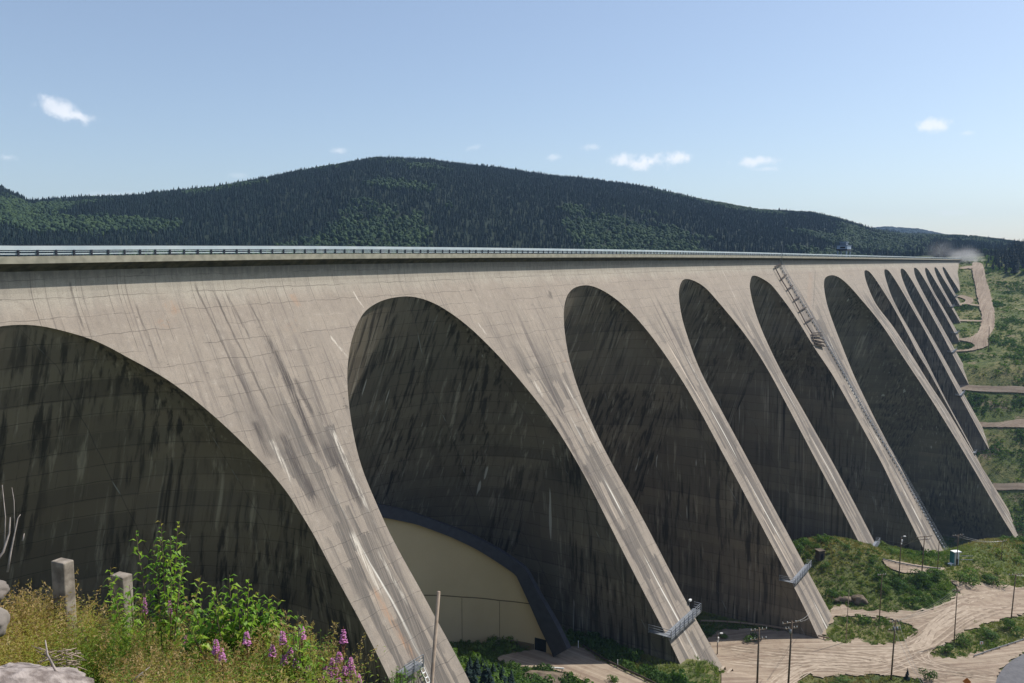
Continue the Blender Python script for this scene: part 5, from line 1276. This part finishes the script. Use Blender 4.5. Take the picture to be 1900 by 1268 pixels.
# trees of the wood right of the dusty road
protos = []
def copy_tree(o, loc, rz, sc, parent=None):
    c = o.copy(); COL.objects.link(c); c.parent = parent
    if parent is None: c.location = loc; c.rotation_euler = (0, 0, rz); c.scale = (sc,) * 3
    for ch in list(o.children): copy_tree(ch, None, 0, 1, c)
    return c
wl = 'one of the dark spruces of the wood on the right, behind the far meadow'; cnt = 0; WP = []
tries = 0
while cnt < 300 and tries < 60000:
    tries += 1
    t = random.uniform(1040, 1420); q = random.uniform(-20, 200); n_ = D0 - q; x = t * ST - n_ * CT; y = t * CT + n_ * ST
    # edge of the wood: a slanting line from the road to the right
    zg = float(ground(x, y)); dep = y * CP - zg * SP; u = 950 + F * x / dep; v = 634 - F * (y * SP + zg * CP) / dep
    if u < 1827 or u > 1960 or v > 503 + (u - 1826) * .14: continue
    if any((x - a) ** 2 + (y - b_) ** 2 < 5 for a, b_ in WP): continue
    WP.append((x, y)); hh_ = random.uniform(.7, 1.15) * float(np.interp(u, [1826, 1848, 1875, 1905], [8, 12, 17, 22]))
    if len(protos) < 4: protos.append(spruce_obj(Vector((x, y, zg)), 15., 70 + len(protos), wl, 'spruces of the wood right of the dusty road', 1.25))
    else: copy_tree(random.choice(protos), (x, y, zg - .3), random.uniform(0, 6), hh_ / 15)
    cnt += 1
print('wood trees', cnt, tries)
# some lone spruces along the crest line behind the dam
for i, (u, v, r_, h) in enumerate([(1737, 481, 1180, 24), (1752, 482, 1185, 15), (1612, 476, 1100, 14), (1626, 476, 1105, 15), (1645, 477, 1100, 13)]):
    p = at(u, v, r_); zg = float(ground(p.x, p.y)); 
    spruce_obj(Vector((p.x, p.y, max(zg, p.z - 8))), h + 6, 90 + i, ['tall dark spruce over the far end of the crest rail', 'shorter spruce right of the tall one over the far crest rail', 'spruce behind the crest right of the control house', 'middle one of three spruces behind the crest right of the control house', 'rightmost of three spruces behind the crest right of the control house'][i], wide=1.5)

# --- foreground knoll
def leaf_quad(V, Fc, T, p, d, up, L, wf, tn, droop=.25):
    """one folded, drooping leaf"""
    d = d / (np.linalg.norm(d) + 1e-9); s = np.cross(d, up); s /= (np.linalg.norm(s) + 1e-9); n_ = np.cross(s, d)
    b = len(V); m = p + d * L * .45 - n_ * L * .02
    V += [p, m + s * L * wf * .5 + n_ * L * .07, m, m - s * L * wf * .5 + n_ * L * .07, p + d * L * .93 - np.array([0, 0, L * droop])]
    Fc += [(b, b + 1, b + 2), (b, b + 2, b + 3), (b + 1, b + 4, b + 2), (b + 2, b + 4, b + 3)]; T += [tn] * 5
def leafy_bush(name, base, tips, dist, label, leaf=.09, gap=.028, seed=0, tn=(.1, .62), start=.25, spread=.04):
    rg = np.random.default_rng(seed); bu, bv = base
    B = np.array(at(bu, bv, dist)); B[2] = float(ground(B[0], B[1])) - .05
    V, Fc, T = [], [], []; st = MB()
    for (tu, tv) in tips:
        E_ = np.array(at(tu, tv, dist + rg.uniform(-.25, .25))); mid = B + (E_ - B) * .5 + np.array([(E_[0] - B[0]) * .12, rg.uniform(-.1, .1), np.linalg.norm(E_ - B) * -.03])
        P = [B * (1 - f) ** 2 + 2 * mid * f * (1 - f) + E_ * f * f for f in np.linspace(0, 1, 12)]
        st.tube([tuple(p) for p in P], .009, 5, .002)
        L = sum(np.linalg.norm(P[i + 1] - P[i]) for i in range(11)); n_ = int(L * (1 - start) / gap)
        for i in range(n_):
            f = start + (1 - start) * (i + rg.uniform(-.3, .3)) / n_; f = min(max(f, 0), 1); p = B * (1 - f) ** 2 + 2 * mid * f * (1 - f) + E_ * f * f
            ax = (E_ - mid) / np.linalg.norm(E_ - mid); a = i * 2.4 + rg.uniform(-.5, .5)
            d = np.array([math.cos(a), math.sin(a), 0]) * rg.uniform(.7, 1.) + ax * rg.uniform(.3, .8)
            off = d * rg.uniform(0, spread) * (1 - f); sz = leaf * rg.uniform(.65, 1.15) * (1 - .45 * max(f - .85, 0) / .15)
            tnn = rg.uniform(*tn) + (.28 if f > .95 and rg.random() < .45 else 0)
            leaf_quad(V, Fc, T, p + off, d, np.array([0, 0, 1.]), sz * 1.25, .32, tnn, rg.uniform(.3, .75))
    Tt = tag(empty(name, tuple(B)), label, 'bush'); I = Matrix.Translation(-Vector(tuple(B)))
    o = link('foliage', mesh_np('foliage', np.array(V), np.array(Fc), False, attr={'tint': np.array(T)}), M['leaf']); o.parent = Tt; o.matrix_parent_inverse = I
    o = st.build('stem', M['bark']); o.parent = Tt; o.matrix_parent_inverse = I
def more(tips, n_, su, sv, seed):
    rg = random.Random(seed); return tips + [(a + rg.gauss(0, su), b + abs(rg.gauss(0, sv)) + 6) for a, b in (rg.choice(tips) for _ in range(n_))]
leafy_bush('leafy_bush', (305, 1180), more([(298, 964), (330, 968), (252, 986), (343, 1030), (373, 1068), (284, 1010), (316, 1000)], 3, 8, 24, 1), 8.3, 'tall open leafy bush standing above the weeds, against the dark first arch', seed=1, start=.42, leaf=.105)
leafy_bush('leafy_bush', (450, 1250), more([(425, 1066), (462, 1076), (392, 1086), (500, 1106), (518, 1112), (370, 1112), (345, 1108), (440, 1090), (480, 1096), (410, 1110), (522, 1150), (535, 1132), (362, 1140), (450, 1130), (500, 1140)], 26, 18, 30, 2), 7.4, 'broad dense leafy bush right of the tall open one', seed=2, start=.15, leaf=.11, gap=.022)
leafy_bush('leafy_bush', (572, 1300), more([(552, 1134), (560, 1150), (576, 1178), (590, 1212), (545, 1165), (602, 1218)], 8, 8, 20, 3), 6.6, 'thin upright leafy stems among the magenta flowers', seed=3, start=.25, leaf=.09, gap=.030)
leafy_bush('leafy_bush', (248, 1150), more([(205, 1052), (240, 1086), (266, 1100)], 2, 8, 10, 4), 9.2, 'small leafy shoots in front of the shorter concrete post', seed=4, start=.3, leaf=.115)
# feathery young shrub at the foot of the bare pole
for i, (cu, cv, wu, dist, lb) in enumerate([(735, 1236, 52, 9.0, 'feathery dark green shrub below the ladder of the nearest walkway'), (795, 1262, 22, 11.0, 'small light green shrub at the foot of the bare grey pole')]):
    rg = np.random.default_rng(30 + i); V, Fc, T = [], [], []; st = MB(); B = np.array(at(cu, cv + 60, dist)); B[2] = float(ground(B[0], B[1]))
    for k in range(46 if i == 0 else 18):
        tip = np.array(at(cu + rg.normal(0, wu * .42), cv + abs(rg.normal(0, 16)) + (rg.uniform(0, 1) ** 2) * 30, dist + rg.uniform(-.3, .3))); b0 = B + (tip - B) * .78 * np.array([.8, .8, 1])
        st.tube([tuple(b0), tuple(b0 * .45 + tip * .55 + np.array([0, 0, .02])), tuple(tip)], .006, 4, .002)
        for j in range(46):
            f = rg.uniform(0, 1); p = b0 + (tip - b0) * f; a = rg.uniform(0, 6.28); d = np.array([math.cos(a), math.sin(a), rg.uniform(.1, .9)])
            leaf_quad(V, Fc, T, p, d, np.array([0, 0, 1.]), rg.uniform(.03, .055), .22, rg.uniform(.0, .35 + .2 * i), .1)
    st.tube([tuple(B), tuple(B + (np.array(at(cu, cv + 25, dist)) - B) * .9)], .03, 5, .015)
    Tt = tag(empty('feathery_shrub', tuple(B)), lb, 'bush'); I = Matrix.Translation(-Vector(tuple(B)))
    o = link('foliage', mesh_np('foliage', np.array(V), np.array(Fc), False, attr={'tint': np.array(T)}), M['leaf']); o.parent = Tt; o.matrix_parent_inverse = I
    o = st.build('stem', M['bark']); o.parent = Tt; o.matrix_parent_inverse = I
# weeds and dry grass, both beyond counting
def knoll_pts(n_, seed, umin=-160, umax=1900, rmin=3.2, edge=2.2):
    rg = np.random.default_rng(seed); u = rg.uniform(umin, umax, n_ * 3); az_ = np.arctan((u - 950) / F * CP)
    Rl = np.interp(u, [-900, 0, 350, 650, 760, 900, 2000], [10, 10, 8.2, 5.6, 3.6, 2.4, 2.0]); r = np.sqrt(rg.uniform(rmin ** 2, (Rl.max() + edge) ** 2, n_ * 3)); k = r < Rl + edge
    k &= ~((r < 7.5) & (u < 165)); u, az_, r = u[k][:n_], az_[k][:n_], r[k][:n_]; x, y = r * np.sin(az_), r * np.cos(az_); return u, x, y, ground(x, y)
def weed_t(seed, n_=20, narrow=.16, L=.11):
    rg = np.random.default_rng(seed); V, Fc, T = [], [], []; lean = rg.normal(0, .12, 2)
    for i in range(n_):
        f = (i + .5) / n_; p = np.array([lean[0] * f * f, lean[1] * f * f, f]); a = i * 2.4 + rg.uniform(-.4, .4); d = np.array([math.cos(a), math.sin(a), rg.uniform(.1, .7)])
        leaf_quad(V, Fc, T, p, d, np.array([0, 0, 1.]), L * rg.uniform(.7, 1.2) * (1.5 - f), narrow * rg.uniform(.8, 1.6), rg.uniform(-.08, .08) + .12 * f, rg.uniform(0, .4))
    b = len(V); w_ = .006; V += [np.array([-w_, 0, 0]), np.array([w_, 0, 0]), np.array([lean[0], lean[1], 1.])]; Fc.append((b, b + 1, b + 2)); T += [.4] * 3
    return np.array(V), np.array(Fc), np.array(T)
def panicle_t(seed, n_=70):
    rg = np.random.default_rng(seed); V, Fc, T = [], [], []; lean = rg.normal(0, .2, 2)
    for i in range(4):
        a = rg.uniform(0, 6.28); b = len(V); V += [np.array([.004 * math.cos(a), .004 * math.sin(a), 0]), np.array([-.004 * math.cos(a), -.004 * math.sin(a), 0]), np.array([lean[0] + rg.normal(0, .1), lean[1] + rg.normal(0, .1), rg.uniform(.7, 1)])]; Fc.append((b, b + 1, b + 2)); T += [0] * 3
    for i in range(n_):
        f = rg.uniform(.45, 1.05); a = rg.uniform(0, 6.28); r = .16 * (1.15 - f) + .02; p = np.array([lean[0] * f + r * math.cos(a) * rg.uniform(0, 1), lean[1] * f + r * math.sin(a) * rg.uniform(0, 1), f])
        d = rg.normal(0, 1, 3); d /= np.linalg.norm(d); e = rg.normal(0, 1, 3); s = rg.uniform(.010, .024); b = len(V); V += [p, p + d * s * 2.2, p + e / np.linalg.norm(e) * s]; Fc.append((b, b + 1, b + 2)); T += [rg.uniform(-.3, .4)] * 3
    return np.array(V), np.array(Fc), np.array(T)
u, x, y, z = knoll_pts(12500, 5)
gn = fbm(x / 1.1, y / 1.1, 61, 3); tint = np.clip(.28 + gn * .7 + .14 * np.interp(u, [0, 300, 700], [1, .4, -.9]) + RNG.uniform(-.12, .12, len(u)), 0, 1)
hgt = RNG.uniform(.28, .66, len(u)) * np.where((u < 330) & (np.hypot(x, y) > 7.5), 1.3, 1.) * np.interp(u, [-100, 600, 760], [1., 1., .8])
scatter('weeds', M['weed'], [weed_t(i) for i in range(5)], RNG.integers(0, 5, len(u)), np.column_stack([x, y, z - .03]), np.column_stack([np.clip(hgt * 1.1, .4, .7), hgt]), RNG.uniform(0, 6.28, len(u)), tint, 'stuff', 'tangle of green and yellowing weeds covering the near knoll', 'weeds')
u, x, y, z = knoll_pts(8800, 6); gn = fbm(x / 1.3, y / 1.3, 71, 3) + np.interp(u, [0, 260, 520, 760], [.02, -.08, -.18, -.45])
k = gn > RNG.uniform(-.12, .25, len(u)); u, x, y, z = u[k], x[k], y[k], z[k]
hgt = RNG.uniform(.35, .68, len(u)) * np.where((u < 330) & (np.hypot(x, y) > 7.5), 1.35, 1.); scatter('dry_grass', M['straw'], [panicle_t(i) for i in range(5)], RNG.integers(0, 5, len(u)), np.column_stack([x, y, z - .02]), np.column_stack([hgt, hgt]), RNG.uniform(0, 6.28, len(u)), RNG.uniform(.1, .9, len(u)), 'stuff', 'tan feathery dry grass heads among the weeds at the left', 'grass')
# fireweed: stem, narrow leaves, magenta spike
fl = [(400, 1185, .0), (411, 1203, 0), (457, 1170, 0), (505, 1196, 0), (527, 1215, 0), (524, 1170, 0), (560, 1160, 0), (637, 1166, 1), (629, 1210, 0), (651, 1220, 0), (640, 1236, 0), (664, 1250, 0), (604, 1236, 0), (613, 1246, 0), (549, 1222, 0), (268, 1106, 0), (314, 1112, 0), (343, 1176, 0), (537, 1198, 0), (556, 1258, 0), (583, 1250, 0), (617, 1222, 0), (596, 1252, 0), (628, 1258, 0), (646, 1262, 0), (571, 1236, 0), (655, 1240, 0), (622, 1236, 0)]
fn = ['at the left of the pair in the middle of the weeds', 'right and lower of the pair in the middle of the weeds', 'before the lower edge of the broad leafy bush', 'pinkish, below the right part of the broad bush', 'low under the right end of the broad bush', 'small, touching the right end of the broad bush', 'topmost beside the thin upright leafy stems', 'tallest, with a long red stem, alone against the dark arch', 'just below the tallest spike', 'upper right of the thick cluster', 'centre of the thick cluster', 'rightmost and lowest near the feathery shrub', 'left side of the thick cluster', 'lower left of the thick cluster', 'small, under the thin leafy stems', 'tiny, by the shorter concrete post', 'tiny, at the foot of the tall open bush', 'faint pink, left of the middle pair', 'small, between the broad bush and the thin stems', 'low at the bottom edge, left one of two', 'low at the bottom edge, right one of two', 'upper left of the thick cluster', 'bottom left of the thick cluster', 'at the bottom edge under the thick cluster', 'bottom right of the thick cluster', 'between the thin leafy stems and the thick cluster', 'right of the centre of the thick cluster', 'left of the centre of the thick cluster']
fproto = []
def fire_parts(seed, H=1.):
    rg = np.random.default_rng(seed); V, Fc, T = [], [], []
    for i in range(30):
        f = .1 + .62 * i / 30; a = i * 2.4; d = np.array([math.cos(a), math.sin(a), .35]); leaf_quad(V, Fc, T, np.array([0, 0, f * H]), d, np.array([0, 0, 1.]), rg.uniform(.06, .10), .16, rg.uniform(.1, .6), .25)
    lv = mesh_np('leaves', np.array(V), np.array(Fc), False, attr={'tint': np.array(T)}); lv.materials.append(M['weed'])
    V, Fc, T = [], [], []
    for i in range(74):
        f = rg.uniform(0, 1); z_ = H * (.84 + .13 * f); r = .034 * (1 - f * .75) + .004; a = rg.uniform(0, 6.28); p = np.array([r * math.cos(a) * .5, r * math.sin(a) * .5, z_])
        for j in range(3):
            b = a + rg.uniform(-.9, .9); d = np.array([math.cos(b), math.sin(b), rg.uniform(-.3, .7)]); leaf_quad(V, Fc, T, p, d, np.array([0, 0, 1.]), rg.uniform(.012, .022) * (1.15 - .5 * f), .9, rg.uniform(0, 1), .1)
    bl = mesh_np('blossom', np.array(V), np.array(Fc), False, attr={'tint': np.array(T)}); bl.materials.append(M['petal'])
    m = MB().tube([(0, 0, 0), (.01, .005, .5 * H), (0, 0, H)], .005, 5, .0025)
    for i in range(26):
        f = rg.uniform(.70, .86); a = rg.uniform(0, 6.28); m.tube([(0, 0, f * H), (.03 * math.cos(a), .03 * math.sin(a), f * H + .03)], .0018, 3, .001)
    me = bpy.data.meshes.new('stem'); me.from_pydata(m.v, [], m.f); me.materials.append(M['stem'])
    return me, lv, bl
FP = [fire_parts(i) for i in range(4)]
for i, (u_, v_, tall) in enumerate(fl):
    dist = 6.5 if u_ > 380 else 8.2
    tp = at(u_, v_ - 3, dist); zg = float(ground(tp.x, tp.y)); H = max(tp.z - zg, .35)
    T = tag(empty('fireweed', (tp.x, tp.y, zg), random.uniform(0, 6)), 'magenta fireweed spike, ' + fn[i], 'wildflower', 'magenta fireweed spikes on the knoll')
    st_, lv, bl = FP[i % 4]
    for nm, me in (('stem', st_), ('leaves', lv), ('blossom', bl)):
        o = bpy.data.objects.new(nm, me); COL.objects.link(o); o.parent = T
        sxy = 1. if H > .8 else .8
        kf = .7 if u_ < 380 else 1.15; o.scale = (sxy * kf, sxy * kf, H)
# bleached dead twigs
def twig(pts, dist, r, label, kids=()):
    P = [at(a, b, dist) for a, b in pts]; m = MB().tube(P, r, 6, r * .35)
    for kk in kids: m.tube([at(a, b, dist + .05) for a, b in kk], r * .5, 5, r * .2)
    tag(m.build('dead_twig', M['deadtwig'], None, True), label, 'twig')
twig([(118, 1268), (101, 1240), (88, 1215), (84, 1188)], 7.0, .011, 'bleached dead twig sticking up from the pale rock slab', [[(92, 1222), (80, 1228)]])
twig([(-12, 1048), (6, 1025), (17, 990), (19, 960)], 8.5, .013, 'pale dead branch at the left edge, the lower thicker one', [[(8, 1020), (10, 960), (4, 900)]])
twig([(14, 1062), (20, 1025), (33, 962), (38, 955)], 8.8, .010, 'thin leaning dead branch right of the pale one at the left edge', [[(27, 985), (26, 930), (22, 905)]])
twig([(42, 1004), (45, 990)], 8.6, .008, 'short light twig end hanging at the left against the dark arch')
twig([(243, 1266), (262, 1250), (278, 1238)], 6.6, .006, 'thin dry twig near the bottom edge among the weeds', [[(262, 1250), (270, 1255)]])
# brush pile behind the slab
m = MB(); rg = random.Random(4)
for i in range(70):
    a = (rg.uniform(70, 150), rg.uniform(1205, 1240)); m.tube([at(a[0], a[1], 7.9 + rg.uniform(-.2, .2)), at(a[0] + rg.uniform(-26, 26), a[1] + rg.uniform(-9, 9), 7.9 + rg.uniform(-.2, .2))], .005, 4, .002)
tag(m.build('brushwood', M['greywood']), 'heap of thin brown brushwood behind the pale rock slab', 'brushwood', kind='stuff')
# dust raised by traffic at the far end of the road
if DUST > 0:
    b = on_ground(1800, 489, 900); dm = bpy.data.materials.new('dust'); dm.use_nodes = True; nt_ = dm.node_tree; nt_.nodes.remove(nt_.nodes['Principled BSDF']); n = N(nt_)
    def dust(c, sz, dens, rz):
        dm = bpy.data.materials['dust'] if dens == 1 else bpy.data.materials['dust'].copy()
        bm_ = bmesh.new(); bmesh.ops.create_icosphere(bm_, subdivisions=3, radius=1); me = bpy.data.meshes.new('dust'); bm_.to_mesh(me); bm_.free()
        dm.node_tree.nodes['dmul'].inputs[1].default_value = DUST * dens
        o = link('dust', me, dm); o.location = c; o.scale = sz; o.rotation_euler = (0, 0, rz); return tag(o, kind='stuff')
    oc = n.n('ShaderNodeTexCoord').outputs['Object']; ln = n.n('ShaderNodeVectorMath', operation='LENGTH'); n.L(oc, ln.inputs[0])
    fall = n.ramp(n.math('ADD', ln.outputs['Value'], n.math('MULTIPLY', n.noise(oc, 1.6, 4, .6), .9)), .45, 1.25, 1., 0.)
    pv_ = n.n('ShaderNodeVolumePrincipled'); dmul = n.math('MULTIPLY', fall, DUST); dmul.node.name = 'dmul'; n.L(dmul, pv_.inputs['Density']); pv_.inputs['Color'].default_value = (1., .98, .95, 1)
    n.L(pv_.outputs[0], nt_.nodes['Material Output'].inputs['Volume'])
    dust((b.x + 2, b.y + 15, b.z + 6), (34, 30, 20), 1, .2); dust((b.x - 24, b.y + 22, b.z + 14), (36, 30, 22), .12, .6)
print('script s', time.time() - T0)
